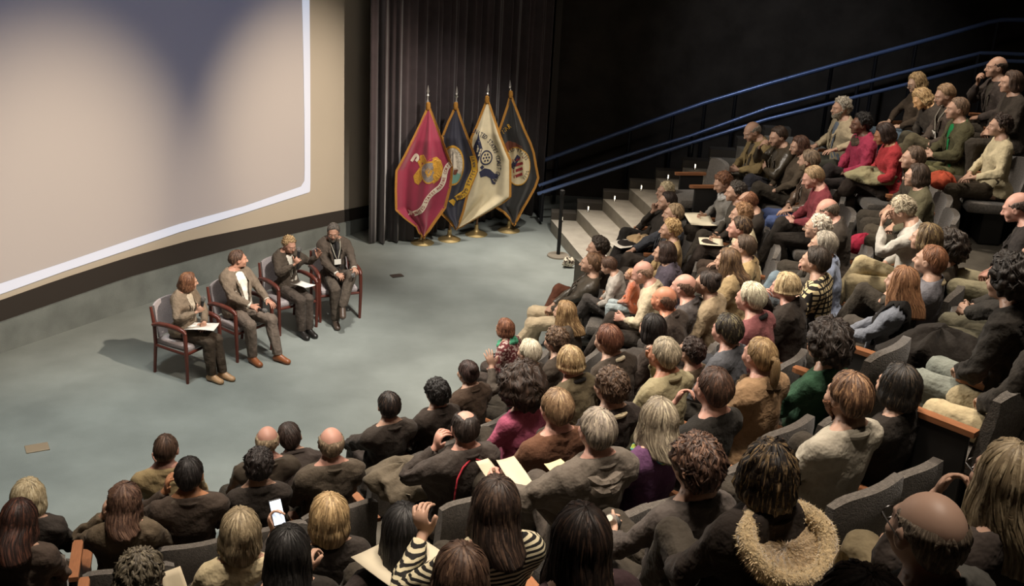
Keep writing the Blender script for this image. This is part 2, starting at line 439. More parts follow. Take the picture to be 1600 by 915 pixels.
def make_top(G, hem, neckcut, wrist, vopen=0., collar=True):
    xs = steps((-.006,.006,.012),(.006,.40,.0125)); ys = steps((-.26,.36,.0125)); zs = steps((.44,1.16,.0125))
    g = Grid(xs, ys, zs)
    torso_sdf(g, G)
    g.plane((0,0,hem), (0,.25,-1))
    arm_sdf(g, G)
    g.ell((.125,.0,.92), (.07,.07,.09), .04, grow=G*.4)
    d = J['wri']-J['elb']; d = d/np.linalg.norm(d)
    g.plane(J['wri']+d*wrist, d, lo=(.15,.12,.6), hi=(.4,.5,.85))
    g.cone((0,-.055,1.05), (0,-.042,1.12), .066, .062, .02, grow=G*.5)
    if collar:
        g.ell((0,-.058,1.085), (.078,.073,.024), .012, grow=G*.3)
    g.plane((0,-.05,neckcut), (0,.35,1), lo=(-1,-1,1.0), hi=(.16,1,2))
    if vopen:
        Z0 = .73 if vopen < .07 else .60; sl, X, Y, Z = g.block((-1,.0,Z0-.03), (.14,1,2))
        wdt = np.clip((Z-Z0)/(1.06-Z0), 0, 1)**.7*vopen
        d2 = np.maximum(np.abs(X)-wdt, -(Y-.035)); d2 = np.maximum(d2, Z0-Z)+0*X
        g.F[sl] = np.maximum(g.F[sl], -d2)
        for a, b in (((.014,.116+G,Z0+.03), (vopen-.002,.098+G,.93)), ((vopen-.002,.098+G,.93), (.068,.02,1.065))):
            g.cone(a, b, .012, .019, .006, flat=(1.3,.6,1))
    V, Q = mirrored(*g.net()); return V, Q

def make_trousers(G):
    xs = steps((-.006,.006,.012),(.006,.26,.0125)); ys = steps((-.22,.58,.0135)); zs = steps((.06,.80,.0135))
    g = Grid(xs, ys, zs)
    q = .003
    g.ell((0,-.02,.57), (.170,.130,.125), .04, grow=q); g.ell((0,-.015,.70), (.150,.112,.15), .05, grow=q); g.ell((.085,-.06,.545), (.11,.115,.105), .04, grow=q)
    g.cone(J['hip']+v3(0,.10,.003), J['knee'], .082, .060, .03, grow=G); g.cone(J['knee'], J['ankle'], .057, .037, .025, grow=G); g.ell((.12,.415,.37), (.05,.055,.12), .03, grow=G); g.cone(J['knee'], (.12,.44,.0), .060, .050, .02, grow=G)
    g.plane((0,0,.095), (0,0,-1)); g.plane((0,0,.74), (0,0,1))
    V, Q = mirrored(*g.net()); return V, Q

def make_shoe():
    g = Grid(steps((.04,.20,.009)), steps((.34,.68,.010)), steps((-.02,.16,.008)))
    foot_sdf(g, .007); g.plane((0,0,.0), (0,0,-1)); g.plane((0,0,.095), (0,-.2,1)); g.ell((.125,.58,.03), (.037,.06,.028), .02)
    g.plane((0,0,.0), (0,0,-1))
    return g.net()

# ---- bones: (parent chain for blending) capsule segments in the template
BONES = {}
def _bones():
    B = {'pelvis': (v3(-.08,-.02,.55), v3(.08,-.02,.55), .13), 'spine': (v3(0,-.02,.66), v3(0,-.03,.76), .13), 'chest': (v3(0,-.04,.86), v3(0,-.05,1.0), .14),
         'neck': (v3(0,-.052,1.07), v3(0,-.03,1.15), .058), 'head': (v3(0,-.02,1.20), v3(0,-.025,1.29), .075)}
    for s, n in ((1,'R'), (-1,'L')):
        f = lambda k: J[k]*v3(s,1,1)
        B['uarm'+n] = (f('sho'), f('elb'), .045); B['farm'+n] = (f('elb'), f('wri'), .035); B['hand'+n] = (f('wri'), f('knu'), .03)
        B['fing'+n] = (f('knu'), f('mid'), .03); B['tips'+n] = (f('mid'), f('tip'), .03)
        B['thigh'+n] = (f('hip'), f('knee'), .07); B['shin'+n] = (f('knee'), f('ankle'), .045); B['foot'+n] = (f('ankle'), f('toe'), .036)
    return B
BONES = _bones(); BN = list(BONES)
ADJ = {b: {b} for b in BN}
for a, b in [('pelvis','spine'),('spine','chest'),('chest','neck'),('neck','head')] + [(x+n, y+n) for n in 'RL' for x, y in (('uarm','farm'),('farm','hand'),('hand','fing'),('fing','tips'),('thigh','shin'),('shin','foot'))] + [('chest','uarm'+n) for n in 'RL'] + [('pelvis','thigh'+n) for n in 'RL']:
    ADJ[a].add(b); ADJ[b].add(a)

def weights(V):
    D = np.zeros((len(V), len(BN)))
    for i, b in enumerate(BN):
        a, c, r = BONES[b]; ab = c-a; L2 = ab@ab
        t = np.clip(((V-a)@ab)/L2, 0, 1); D[:, i] = np.linalg.norm(V-(a+t[:, None]*ab), axis=1)-r
        if b.endswith('R'): D[V[:, 0] < -.005, i] += 1
        if b.endswith('L'): D[V[:, 0] > .005, i] += 1
    # fingers and palm split by distance along the hand, not by nearness
    best = D.argmin(1)
    A = np.zeros((len(BN), len(BN)), bool)
    for i, b in enumerate(BN):
        for c in ADJ[b]: A[i, BN.index(c)] = True
    ok = A[best]; m = D[np.arange(len(V)), best][:, None]
    tau = np.full((len(V), 1), .022)
    small = np.array([BN[k][:4] in ('hand','fing','tips') for k in best]); tau[small] = .008
    W = np.where(ok, np.exp(-np.clip((D-m)/tau, 0, 40)), 0)
    W[W < .02] = 0; W /= W.sum(1, keepdims=True)
    return W

def rot(ax, ang):
    ax = np.asarray(ax, dtype=float); ax = ax/np.linalg.norm(ax); c, s = math.cos(ang), math.sin(ang); x, y, z = ax
    return np.array([[c+x*x*(1-c), x*y*(1-c)-z*s, x*z*(1-c)+y*s],[y*x*(1-c)+z*s, c+y*y*(1-c), y*z*(1-c)-x*s],[z*x*(1-c)-y*s, z*y*(1-c)+x*s, c+z*z*(1-c)]])
def minrot(a, b):
    a = a/np.linalg.norm(a); b = b/np.linalg.norm(b); c = a@b; ax = np.cross(a, b); s = np.linalg.norm(ax)
    if s < 1e-6: return np.eye(3) if c > 0 else rot((0,0,1), math.pi)
    return rot(ax, math.atan2(s, c))
def frame(f, n):
    f = np.asarray(f, dtype=float); n = np.asarray(n, dtype=float)
    f = f/np.linalg.norm(f); n = n-f*(n@f); n = n/np.linalg.norm(n); return np.stack([np.cross(f, n), f, n], 1)
def ik(S, T, l1, l2, pole):
    d = T-S; L = np.linalg.norm(d); Lc = min(max(L, abs(l1-l2)+.02), l1+l2-.004); u = d/L; T = S+u*Lc
    a = (l1*l1-l2*l2+Lc*Lc)/(2*Lc); h = math.sqrt(max(l1*l1-a*a, 0))
    p = np.asarray(pole, dtype=float); p = p-u*(p@u); p = p/np.linalg.norm(p)
    return S+u*a+p*h, T

class Xf:
    def __init__(s, R=None, t=None): s.R = np.eye(3) if R is None else R; s.t = np.zeros(3) if t is None else t
    def __call__(s, P): return P@s.R.T+s.t
    @staticmethod
    def about(R, p, q=None): q = p if q is None else q; return Xf(R, q-R@p)
    def then(s, o): return Xf(o.R@s.R, o.R@s.t+o.t)

ARMS = {  # wrist target, elbow pole, hand direction, palm normal, finger curl (right hand; person frame, x out, y forward)
    'rest':  (v3(.215,.27,.70), v3(.7,-.4,-.6), v3(-.1,1,-.15), v3(0,-.1,-1), 15),
    'lap':   (v3(.085,.235,.665), v3(1,-.35,-.35), v3(-.8,.55,-.2), v3(-.3,-.3,-1), 30),
    'thigh': (v3(.135,.27,.675), v3(1,-.35,-.1), v3(-.1,1,-.12), v3(0,-.1,-1), 12),
    'clasp': (v3(.065,.30,.72), v3(1,-.4,-.6), v3(-.55,.8,.0), v3(-.85,-.3,-.4), 65),
    'knee':  (v3(.10,.36,.73), v3(1,-.3,-.5), v3(-.6,.8,-.15), v3(-.4,-.2,-1), 45),
    'paper': (v3(.13,.27,.735), v3(1,-.3,-.5), v3(-.3,1,.0), v3(-1,.1,-.2), 55),
    'chin':  (v3(.065,.135,1.055), v3(.6,.3,-1), v3(-.35,.25,.9), v3(-.55,-.8,.2), 75),
    'mouth': (v3(.060,.185,1.10), v3(.7,.3,-1), v3(-.55,-.25,.8), v3(-.4,-.9,-.1), 60),
    'cheek': (v3(.135,.105,1.09), v3(.8,.2,-1), v3(-.25,-.15,1), v3(-1,-.1,-.1), 45),
    'face':  (v3(.085,.150,1.12), v3(.8,.3,-1), v3(-.3,-.12,1), v3(-.35,-1,-.05), 20),
    'cross': (v3(-.055,.165,.84), v3(1,.15,-.5), v3(-1,-.05,.12), v3(0,-1,.1), 25),
    'mic':   (v3(.055,.225,1.02), v3(1,-.1,-.8), v3(-.4,.35,.85), v3(-.8,-.6,0), 85),
    'miclow':(v3(.085,.24,.90), v3(1,-.2,-.7), v3(-.55,.55,.6), v3(-.8,-.5,.1), 85),
    'raise': (v3(.15,.28,1.0), v3(1,-.2,-.9), v3(-.1,.35,1), v3(-.6,.7,.2), 10),
    'up':    (v3(.27,.22,1.08), v3(1,-.2,-.9), v3(-.25,.55,.85), v3(-.5,.3,-.8), 55),
    'side':  (v3(.34,.20,.72), v3(.8,-.6,-.3), v3(.1,1,-.25), v3(-.2,-.1,-1), 20),
    'out':   (v3(.38,.28,.80), v3(1,-.5,-.3), v3(.2,1,-.1), v3(0,-.1,-1), 10),
    'back':  (v3(.44,-.02,.80), v3(.3,-.6,-.5), v3(.3,.5,-.8), v3(-.8,.2,-.3), 20),
}
LEGS = {  # ankle target, knee pole, foot pitch (down +), yaw
    'flat':  (v3(.12,.44,.09), v3(.05,.4,1), 0, -.05),
    'apart': (v3(.17,.46,.09), v3(.30,.4,1), 0, -.2),
    'tuck':  (v3(.10,.26,.11), v3(.05,.6,.7), .35, 0),
    'ext':   (v3(.12,.66,.10), v3(.05,.25,1), -.25, -.1),
    'over':  (v3(-.10,.60,.27), v3(-.02,.2,1), .35, .25),     # crossed over the other knee
    'fig4':  (v3(-.14,.43,.64), v3(1,.55,.35), -.1, 1.1),     # ankle on the other knee
    'close': (v3(.06,.46,.09), v3(-.02,.4,1), 0, 0),
}

def pose(p):
    """p: dict(lean, bend, twist, yaw, pitch, roll, armR, armL, legR, legL) -> {bone: Xf}"""
    M = {}
    R = rot((1,0,0), -p.get('lean', 0)*.5)
    M['pelvis'] = Xf.about(R, v3(0,-.02,.53))
    c = rot((1,0,0), -(p.get('lean', 0)*.5+p.get('bend', 0)))@rot((0,1,0), p.get('side', 0))@rot((0,0,1), p.get('twist', 0))
    M['chest'] = Xf.about(c, J['waist']).then(M['pelvis'])
    half = rot((1,0,0), -(p.get('lean', 0)*.25+p.get('bend', 0)*.5))@rot((0,1,0), p.get('side', 0)*.5)@rot((0,0,1), p.get('twist', 0)*.5)
    M['spine'] = Xf.about(half, J['waist']-v3(0,0,.03)).then(M['pelvis'])
    hy, hp, hr = p.get('yaw', 0), p.get('pitch', 0), p.get('roll', 0)
    ln = p.get('lean', 0)+p.get('bend', 0)
    def hd(f): return rot((0,0,1), hy*f)@rot((1,0,0), -(hp*f)+ln*.75*f)@rot((0,1,0), hr*f)
    M['neck'] = Xf.about(hd(.45), v3(0,-.05,1.07)).then(M['chest'])
    pv = v3(0,-.03,1.15); top = Xf.about(hd(.55), pv)
    sink = Xf(None, v3(0,.008,-.028))   # the head settles into the collar
    M['head'] = top.then(sink).then(Xf.about(hd(.45), v3(0,-.05,1.07))).then(M['chest'])
    for n, s in (('R', 1), ('L', -1)):
        fl = v3(s,1,1); a = p.get('arm'+n, 'rest')
        tgt, pole, hdir, pn, curl = ARMS[a] if isinstance(a, str) else a
        tgt, pole, hdir, pn = tgt*fl, pole*fl, hdir*fl, pn*fl
        S0, E0, W0 = J['sho']*fl, J['elb']*fl, J['wri']*fl
        if not isinstance(a, str) or a in ('chin','mouth','cheek','face','mic','cross','raise','miclow','up'):
            if a in ('chin','mouth','cheek','face','mic'):
                # follows the head a little
                hp0 = v3(0,-.02,1.2); tgt = tgt + (M['head'](hp0)-hp0)
            elif isinstance(a, str): tgt = M['chest'](tgt)
        Sx = M['chest'](S0)
        E1, W1 = ik(Sx, tgt, np.linalg.norm(E0-S0), np.linalg.norm(W0-E0), pole)
        Rc = M['chest'].R
        Ru = minrot(Rc@(E0-S0), E1-Sx)@Rc; M['uarm'+n] = Xf.about(Ru, S0, Sx)
        Rf = minrot(Ru@(W0-E0), W1-E1)@Ru; M['farm'+n] = Xf.about(Rf, E0, E1)
        Rh = frame(hdir, pn)@frame(v3(0,1,0), v3(0,0,-1)).T
        M['hand'+n] = Xf.about(Rh, W0, W1)
        K0 = J['knu']*fl; cr = math.radians(curl)
        M['fing'+n] = Xf.about(Rh@rot((1,0,0), -cr*.75), K0, M['hand'+n](K0))
        T0 = J['mid']*fl
        M['tips'+n] = Xf.about(Rh@rot((1,0,0), -cr*1.6), T0, M['fing'+n](T0))
        l = p.get('leg'+n, 'flat'); at, kp, fp, fy = LEGS[l] if isinstance(l, str) else l
        H0, K0, A0 = J['hip']*fl, J['knee']*fl, J['ankle']*fl
        Hx = H0
        K1, A1 = ik(Hx, at*fl, np.linalg.norm(K0-H0), np.linalg.norm(A0-K0), kp*fl)
        Rt = minrot(K0-H0, K1-Hx); M['thigh'+n] = Xf.about(Rt, H0, Hx)
        Rs = minrot(Rt@(A0-K0), A1-K1)@Rt; M['shin'+n] = Xf.about(Rs, K0, K1)
        M['foot'+n] = Xf.about(rot((0,0,1), fy*s)@rot((1,0,0), -fp), A0, A1)
    return M

def skin(V, W, M):
    out = np.zeros_like(V)
    for i, b in enumerate(BN):
        w = W[:, i]; k = w > 0
        if k.any(): out[k] += w[k, None]*M[b](V[k])
    return out

def normals(V, T):
    n = np.cross(V[T[:, 1]]-V[T[:, 0]], V[T[:, 2]]-V[T[:, 0]]); N = np.zeros_like(V)
    for k in range(3): np.add.at(N, T[:, k], n)
    return N/np.maximum(np.linalg.norm(N, axis=1, keepdims=True), 1e-9)

BROAD = .07
def shape(V, sex, fat):
    """individual build, applied in the template"""
    V = V.copy(); z = V[:, 2]
    tor = np.clip((z-.60)/.1, 0, 1)*np.clip((1.12-z)/.06, 0, 1)
    g = np.exp(-((z-.73)/.16)**2)*np.exp(-(V[:, 0]/.2)**4)
    V[:, 1] += np.where(V[:, 1] > -.02, 1, .3)*(V[:, 1]+.02)*g*fat*(V[:, 1] < .22); V[:, 0] *= 1+g*fat*.45
    sh = np.clip((z-.80)/.12, 0, 1)*np.clip((1.13-z)/.05, 0, 1)*(V[:, 1] < .12); V[:, 0] *= 1+BROAD*sh
    if sex == 'f':
        V[:, 0] *= 1-.07*tor*np.clip((z-.78)/.15, 0, 1)
        b = np.exp(-(((np.abs(V[:, 0])-.07)/.055)**2+((z-.90)/.055)**2))*(V[:, 1] > .0)*(np.abs(V[:, 0]) < .16)
        V[:, 1] += .032*b
        w = np.exp(-((z-.76)/.07)**2)*(np.abs(V[:, 0]) < .17); V[:, 0] *= 1-.10*w
    return V

def wrinkle(V, N, seed, amp):
    """soft folds: sharp-crested waves, closer together at elbows, waist and knees"""
    r = np.random.default_rng(seed); d = np.zeros(len(V))
    for k in range(6):
        f = r.normal(size=3)*(16+7*k); ph = r.uniform(0, 6.28); wv = r.normal(size=3)*8
        s = np.sin(V@f+ph+1.6*np.sin(V@wv)); d += (1-np.abs(s)*2)/(1.3+k*.5)
    x = np.abs(V[:, 0]); near = 1+1.0*np.exp(-((x-.255)**2+(V[:, 1]-.03)**2+(V[:, 2]-.77)**2)/.012)+.8*np.exp(-((V[:, 2]-.66)/.06)**2)
    return V+N*(d*amp*near)[:, None]
# ------------------------------------------------------------------ hair built as a shell around the skull (head space of the template)
def hair_mesh(style, seed=0, vol=0., length=None, part=0.):
    r = np.random.default_rng(seed)
    na, ns = 64, 26
    c = v3(0,-.026,1.262); rad = v3(.0785,.1005,.1000)
    A = np.linspace(-math.pi, math.pi, na, endpoint=False)
    aa = np.abs(np.degrees(A))
    full = np.interp(aa, [0,35,58,72,84,100,118,150,180], [50,54,74,100,100,96,126,143,145])
    t0 = np.zeros(na); th = .010+vol; long_ = np.zeros(na); curl = 0; strand = .0022
    L = 0
    if style == 'short': th = .011+vol
    elif style == 'crop': th = .006+vol; strand = .001
    elif style == 'thin':
        t0 = np.interp(aa, [0,40,90,140,180], [51,50,34,30,28]); th = .008+vol; full = np.maximum(full, t0+10)
    elif style == 'fringe':
        t0 = np.interp(aa, [0,55,80,110,180], [95,80,66,66,62]); full = np.where(aa < 50, 97, full); th = .0045+vol; strand = .0008
    elif style in ('curly','afro','wavy'):
        th = {'curly': .021, 'afro': .085, 'wavy': .022}[style]+vol; curl = {'curly': .0075, 'afro': .016, 'wavy': .007}[style]
        if style == 'afro': full = np.interp(aa, [0,40,70,90,180], [52,60,95,125,150])
        if style == 'wavy': L = .09 if length is None else length
    elif style == 'bob': L = .085 if length is None else length; th = .020+vol
    elif style == 'long': L = .24 if length is None else length; th = .017+vol
    elif style in ('bun','pony'): th = .010+vol; strand = .0015
    if L: long_ = np.interp(aa, [0,52,66,80,180], [0,0,L*.82,L,L])
    V = np.zeros((ns+1, na, 3)); ST = np.zeros((ns+1, na, 3))
    for j in range(ns):
        s = j/(ns-1)
        for i in range(na):
            a = A[i]
            if long_[i] > 0:
                arc = 100.; la = 1.745*.095; tot = la+long_[i]; d = s*tot
                if d < la: th_ = arc*d/la; drop = 0
                else: th_ = arc; drop = d-la
            else: th_ = t0[i]+(full[i]-t0[i])*s; drop = 0
            q = math.radians(th_)
            dirv = v3(math.sin(q)*math.sin(a), math.sin(q)*math.cos(a), math.cos(q))
            edge = min(1., (1-s)*5)*(min(1., s*6+.0) if t0[i] > 0 else 1)
            if long_[i] > 0: edge = 1.
            k = th*(.35+.65*edge) if style not in ('fringe','thin') else th*(.05+.95*edge)
            if long_[i] == 0 and aa[i] < 60 and style not in ('thin','fringe'): k *= .55+.45*min(1, (1-s)*3)
            p = c+dirv*(rad+k)
            if drop:
                f = drop/max(L, .01)
                out = (.014*math.sin(min(f, 1)*2.6) + (.030*f if L > .15 else -.018*f*f))
                p = p+v3(math.sin(a)*out*(.9 if L < .15 else .25), math.cos(a)*out-(.055*f if (L > .15 and aa[i] > 100) else 0), -drop)
                if L > .15 and aa[i] < 100: p[1] += .02*f
            ph = A[i]*23+2.1*math.sin(A[i]*5+s*2+seed)
            p = p+dirv*(strand*math.sin(ph)*min(1, s*5))
            V[j, i] = p; ST[j, i] = (i/na*2.2, s+drop*2, seed % 7)
    if curl:
        P = V[:ns].reshape(-1, 3); f = 78 if style != 'afro' else 55
        w = r.uniform(0, 6.28, 6)
        n = np.sin(P[:, 0]*f+w[0]+2*np.sin(P[:, 2]*31+w[3]))*np.sin(P[:, 1]*f+w[1]+2*np.sin(P[:, 0]*29+w[4]))*np.sin(P[:, 2]*f+w[2]+2*np.sin(P[:, 1]*33+w[5]))
        dv = P-c; dv /= np.linalg.norm(dv, axis=1, keepdims=True)
        V[:ns] = (P+dv*(n*curl*1.7)[:, None]).reshape(ns, na, 3)
    else:
        P = V[:ns].reshape(-1, 3); w = r.uniform(0, 6.28, 3); n = np.sin(P[:, 0]*38+w[0])*np.sin(P[:, 1]*34+w[1])*np.sin(P[:, 2]*28+w[2])
        dv = P-c; dv /= np.linalg.norm(dv, axis=1, keepdims=True); V[:ns] = (P+dv*(n*.005)[:, None]).reshape(ns, na, 3)
    # loose locks lying on the shell break up its outline
    grid = V[:ns].copy(); LV = []; LF = []; LS = []
    nl = {'crop': 40, 'fringe': 70, 'thin': 90, 'bun': 110, 'pony': 120}.get(style, 190)
    for q in range(nl):
        i0 = r.integers(na); j0 = int(r.uniform(0, ns*.62)); sl = r.integers(5, 10); w0 = r.uniform(.004, .009); lift = r.uniform(.001, .005); slide = r.uniform(-.25, .25)
        if style in ('curly','afro'): slide = r.uniform(-1.2, 1.2); lift = r.uniform(.002, .010); sl = r.integers(4, 7)
        b = len(LV); k = 0
        for e in range(5):
            t = e/4; jj = j0+t*sl; ii = i0+slide*t*sl
            if jj > ns-1.01:
                jj = ns-1.01
            ja, ia = int(jj), int(math.floor(ii)); fj, fi = jj-ja, ii-math.floor(ii)
            P = (grid[ja, ia % na]*(1-fi)+grid[ja, (ia+1) % na]*fi)*(1-fj)+(grid[ja+1, ia % na]*(1-fi)+grid[ja+1, (ia+1) % na]*fi)*fj
            side = grid[ja, (ia+1) % na]-grid[ja, (ia-1) % na]; sn = np.linalg.norm(side); side = side/sn if sn > 1e-6 else v3(1,0,0)
            o = P-c; o[2] *= .35 if jj > ns*.6 else 1; o = o/max(np.linalg.norm(o), 1e-6)
            hgt = lift*(.2+1.2*t*(1.15-t*.6)) + (.006*math.sin(t*7+q) if style in ('curly','afro') else 0)
            ww = w0*(math.sin(math.pi*min(1, .18+.82*t)) if t < 1 else .05)
            LV += [P-side*ww+o*hgt*.4, P+o*(hgt+.0015), P+side*ww+o*hgt*.4]; sv = (r.random()*.02+q*.37 % 2.2, jj/ns, q % 5); LS += [sv]*3
        for e in range(4):
            a = b+e*3; LF += [(a, a+3, a+4, a+1), (a+1, a+4, a+5, a+2)]
    V[ns] = c+(V[ns-1]-c)*v3(.80,.80,1)+v3(0,0,.004); ST[ns] = ST[ns-1]
    i = np.arange(na); i2 = (i+1) % na
    Fs = [np.stack([j*na+i, (j+1)*na+i, (j+1)*na+i2, j*na+i2], 1) for j in range(ns)]
    V = V.reshape(-1, 3); ST = ST.reshape(-1, 3); Fs = np.concatenate(Fs)
    if t0.max() > 0:
        pass
    def blob(cc, rr, n=14):
        nonlocal V, ST, Fs
        b = len(V); u = np.linspace(0, math.pi, n); w = np.linspace(0, 2*math.pi, n*2, endpoint=False)
        P = np.array([[math.sin(x)*math.cos(y), math.sin(x)*math.sin(y), math.cos(x)] for x in u for y in w])
        k = 1+.07*np.sin(np.arctan2(P[:, 1], P[:, 0])*9+P[:, 2]*8)
        V = np.concatenate([V, P*np.asarray(rr)*k[:, None]+cc]); ST = np.concatenate([ST, np.stack([np.arctan2(P[:, 1], P[:, 0])/3, P[:, 2], P[:, 0]*0], 1)])
        m = n*2; q = []
        for x in range(n-1):
            ii = np.arange(m); q.append(np.stack([b+x*m+ii, b+(x+1)*m+ii, b+(x+1)*m+(ii+1) % m, b+x*m+(ii+1) % m], 1))
        Fs = np.concatenate([Fs]+q)
    if style == 'bun': blob(v3(0,-.118,1.325), (.042,.036,.040))
    if style == 'pony':
        blob(v3(0,-.135,1.27), (.022,.03,.022), 8); blob(v3(0,-.165,1.185), (.030,.028,.105), 10)
    b0 = len(V); V = np.concatenate([V, np.array(LV)]); ST = np.concatenate([ST, np.array(LS, dtype=float)]); Fs = np.concatenate([Fs, np.array(LF)+b0])
    me = npmesh('hair', V, Fs)
    at = me.attributes.new('strand', 'FLOAT_VECTOR', 'POINT'); at.data.foreach_set('vector', ST.astype(np.float32).ravel())
    return me
# ------------------------------------------------------------------ templates and the person builder
def tint_of(V):
    """lips and nostril shade from template coordinates (red), brows (green)"""
    x, y, z = np.abs(V[:, 0]), V[:, 1], V[:, 2]
    lips = np.exp(-((x/.022)**4+((z-1.1845)/.0105)**4))*(y > .070)
    brow = np.exp(-(((x-.030)/.019)**4+((z-1.2665+.10*(x-.03))/.0048)**2))*(y > .055)
    eye = np.exp(-(((x-.030)/.0105)**4+((z-1.245)/.0062)**4))*(y > .06)
    return np.stack([np.clip(lips*.5, 0, 1), np.clip(np.maximum(brow*.8, eye*.9), 0, 1), x*0, x*0+1], 1)

TPL = {}
def prep(name, V, T): TPL[name] = (V, T, weights(V))
def build_templates():
    V, Q = make_body()
    for n, w in (('hi', (1100, 1500, 1000)), ('mid', (750, 800, 600)), ('lo', (450, 420, 300))):
        V, Q = decimated_body(V, Q, w); prep('body '+n, V, Q)
    for nm, args in (('top', (.013,.50,1.105,-.02)), ('jacket', (.020,.47,1.108,-.012,.058)), ('jacketopen', (.021,.47,1.108,-.012,.088)), ('coat', (.026,.46,1.118,-.005))):
        V, Q = make_top(*args)
        for n, t in (('hi', 5200), ('mid', 2600), ('lo', 1300)):
            a, b = decimated(V, Q, t); prep(nm+' '+n, a, b)
    V, Q = make_trousers(.014)
    for n, t in (('hi', 2800), ('mid', 1600), ('lo', 800)):
        a, b = decimated(V, Q, t); prep('trousers '+n, a, b)
    V, Q = make_shoe()
    for s, nm in ((1,'R'), (-1,'L')):
        V2 = V*v3(s,1,1); a, b = decimated(V2, Q if s > 0 else Q[:, ::-1], 420); prep('shoe'+nm, a, b)
    # tight garments for the short sleeve and the shirt front come from the same cut
build_templates()

EYE = None
def eye_mesh():
    global EYE
    if EYE: return EYE
    mb = MB(); prof = [(.0001,.0118)]+[(.0118*math.sin(a), .0118*math.cos(a)) for a in np.linspace(.12, 3.02, 9)]+[(.0001,-.0118)]
    mb.lathe(prof, n=12, rot=Matrix.Rotation(-math.pi/2, 3, 'X'))
    EYE = mb.mesh('eye', True); EYE.materials.append(mat('eye white', '#cfc6ba', rough=.25)); EYE.materials.append(mat('iris', '#2a1a10', rough=.2))
    for p in EYE.polygons:
        if p.center.y > .0098: p.material_index = 1
    return EYE

def xfm(ob, M):
    """give a rigid child the transform of bone M (template -> person frame)"""
    m = Matrix.Identity(4)
    for i in range(3):
        for j in range(3): m[i][j] = M.R[i, j]
        m[i][3] = M.t[i]
    ob.matrix_local = m

HAIRS = {}
def hair_of(style, seed, **kw):
    k = (style, seed % 3, tuple(sorted(kw.items())))
    if k not in HAIRS: HAIRS[k] = hair_mesh(style, seed % 3+3, **kw)
    return HAIRS[k].copy()

def garment(name, key, sex, fat, M, seed, amp, material, parent, shrink=0., front=False):
    V, T, W = TPL[key]
    if front:   # only the shirt front that shows between the lapels
        keep = (np.abs(V[:, 0]) < .125) & (V[:, 1] > -.115)
        f = keep[T].all(1); ids = np.unique(T[f]); re = np.full(len(V), -1); re[ids] = np.arange(len(ids)); V, W, T = V[ids], W[ids], re[T[f]]
    V = shape(V, sex, fat); N = normals(V, T)
    if amp: V = wrinkle(V, N, seed, amp)
    if shrink: V = V-N*shrink
    P = skin(V, W, M)
    return link(name, npmesh(name, P, T), material, parent)

def person(label, seed=0, sex='m', scale=1., fat=0., skincol='#ac8a76', hair=('short','#2a1d14'), top=('top','#30302e'), legs='#25231f', shoes='#17120e',
           p=None, lod='mid', extras=(), group=None, bare=False, vol=0., hlen=None, toppat='plain', col2='#15130f', shirt=None, legpat='plain', shoe=True):
    """returns (root object, bone transforms). Root is the body mesh; hair and clothing are its children"""
    p = p or {}; M = pose(p)
    V, T, W = TPL['body '+lod]
    tint = tint_of(V); Vs = shape(V, sex, fat); Nb = normals(Vs, T)
    cov = np.clip((1.03-V[:, 2])/.03, 0, 1)*(W[:, [BN.index(k+n) for k in ('hand','fing','tips') for n in 'RL']].sum(1) < .02)
    P = skin(Vs-Nb*(cov*.009)[:, None], W, M)
    me = npmesh('person', P, T)
    ca = me.color_attributes.new('tint', 'FLOAT_COLOR', 'POINT'); ca.data.foreach_set('color', tint.astype(np.float32).ravel())
    root = link('person', me, skinmat(skincol)); tag(root, label, 'person', group)
    root.scale = (scale,)*3
    kind, col = top; col = lift(col); legs = lift(legs)
    amp = .0040 if kind == 'top' else .0052
    tmat = cloth(col, toppat, col2)
    nm = {'top': 'shirt', 'jacket': 'jacket', 'jacketopen': 'jacket', 'coat': 'coat'}[kind]
    g = garment(nm, kind+' '+lod, sex, fat, M, seed, amp, tmat, root)
    if kind[:6] == 'jacket': garment('shirt', 'top '+('mid' if lod == 'hi' else 'lo'), sex, fat, M, seed, 0, cloth(shirt or '#4a443c'), root, shrink=.003, front=True)
    if kind != 'top': EXTRA['collar'](root, M, col, toppat, .62)
    tr = garment('trousers', 'trousers '+lod, sex, fat, M, seed+5, .0035, cloth(legs, legpat), root)
    if shoe:
        for n in 'RL':
            V2, T2, W2 = TPL['shoe'+n]; link('shoe', npmesh('shoe', skin(V2, W2, M), T2), mat('shoe '+shoes, shoes, rough=.4), root)
    if hair and hair[0] != 'bald':
        kw = {}
        if vol: kw['vol'] = vol
        if hlen is not None: kw['length'] = hlen
        hm = hair_of(hair[0], seed, **kw)
        if hair[0] in ('long','wavy') or (hlen or 0) > .12:
            # the hanging part rests on the shoulders: follow the chest below the neck
            n = len(hm.vertices); co = np.empty(n*3, dtype=np.float32); hm.vertices.foreach_get('co', co); co = co.reshape(-1, 3).astype(float)
            w = np.clip((1.165-co[:, 2])/.10, 0, 1)[:, None]
            co2 = M['head'](co)*(1-w)+M['chest'](co)*w
            hm.vertices.foreach_set('co', co2.astype(np.float32).ravel()); hm.update()
            h = link('hair', hm, hairmat(hair[1], hair[2] if len(hair) > 2 else None), root)
        else:
            h = link('hair', hm, hairmat(hair[1], hair[2] if len(hair) > 2 else None), root); xfm(h, M['head'])
    for e in extras:
        EXTRA[e[0] if isinstance(e, tuple) else e](root, M, *(e[1:] if isinstance(e, tuple) else ()))
    return root, M

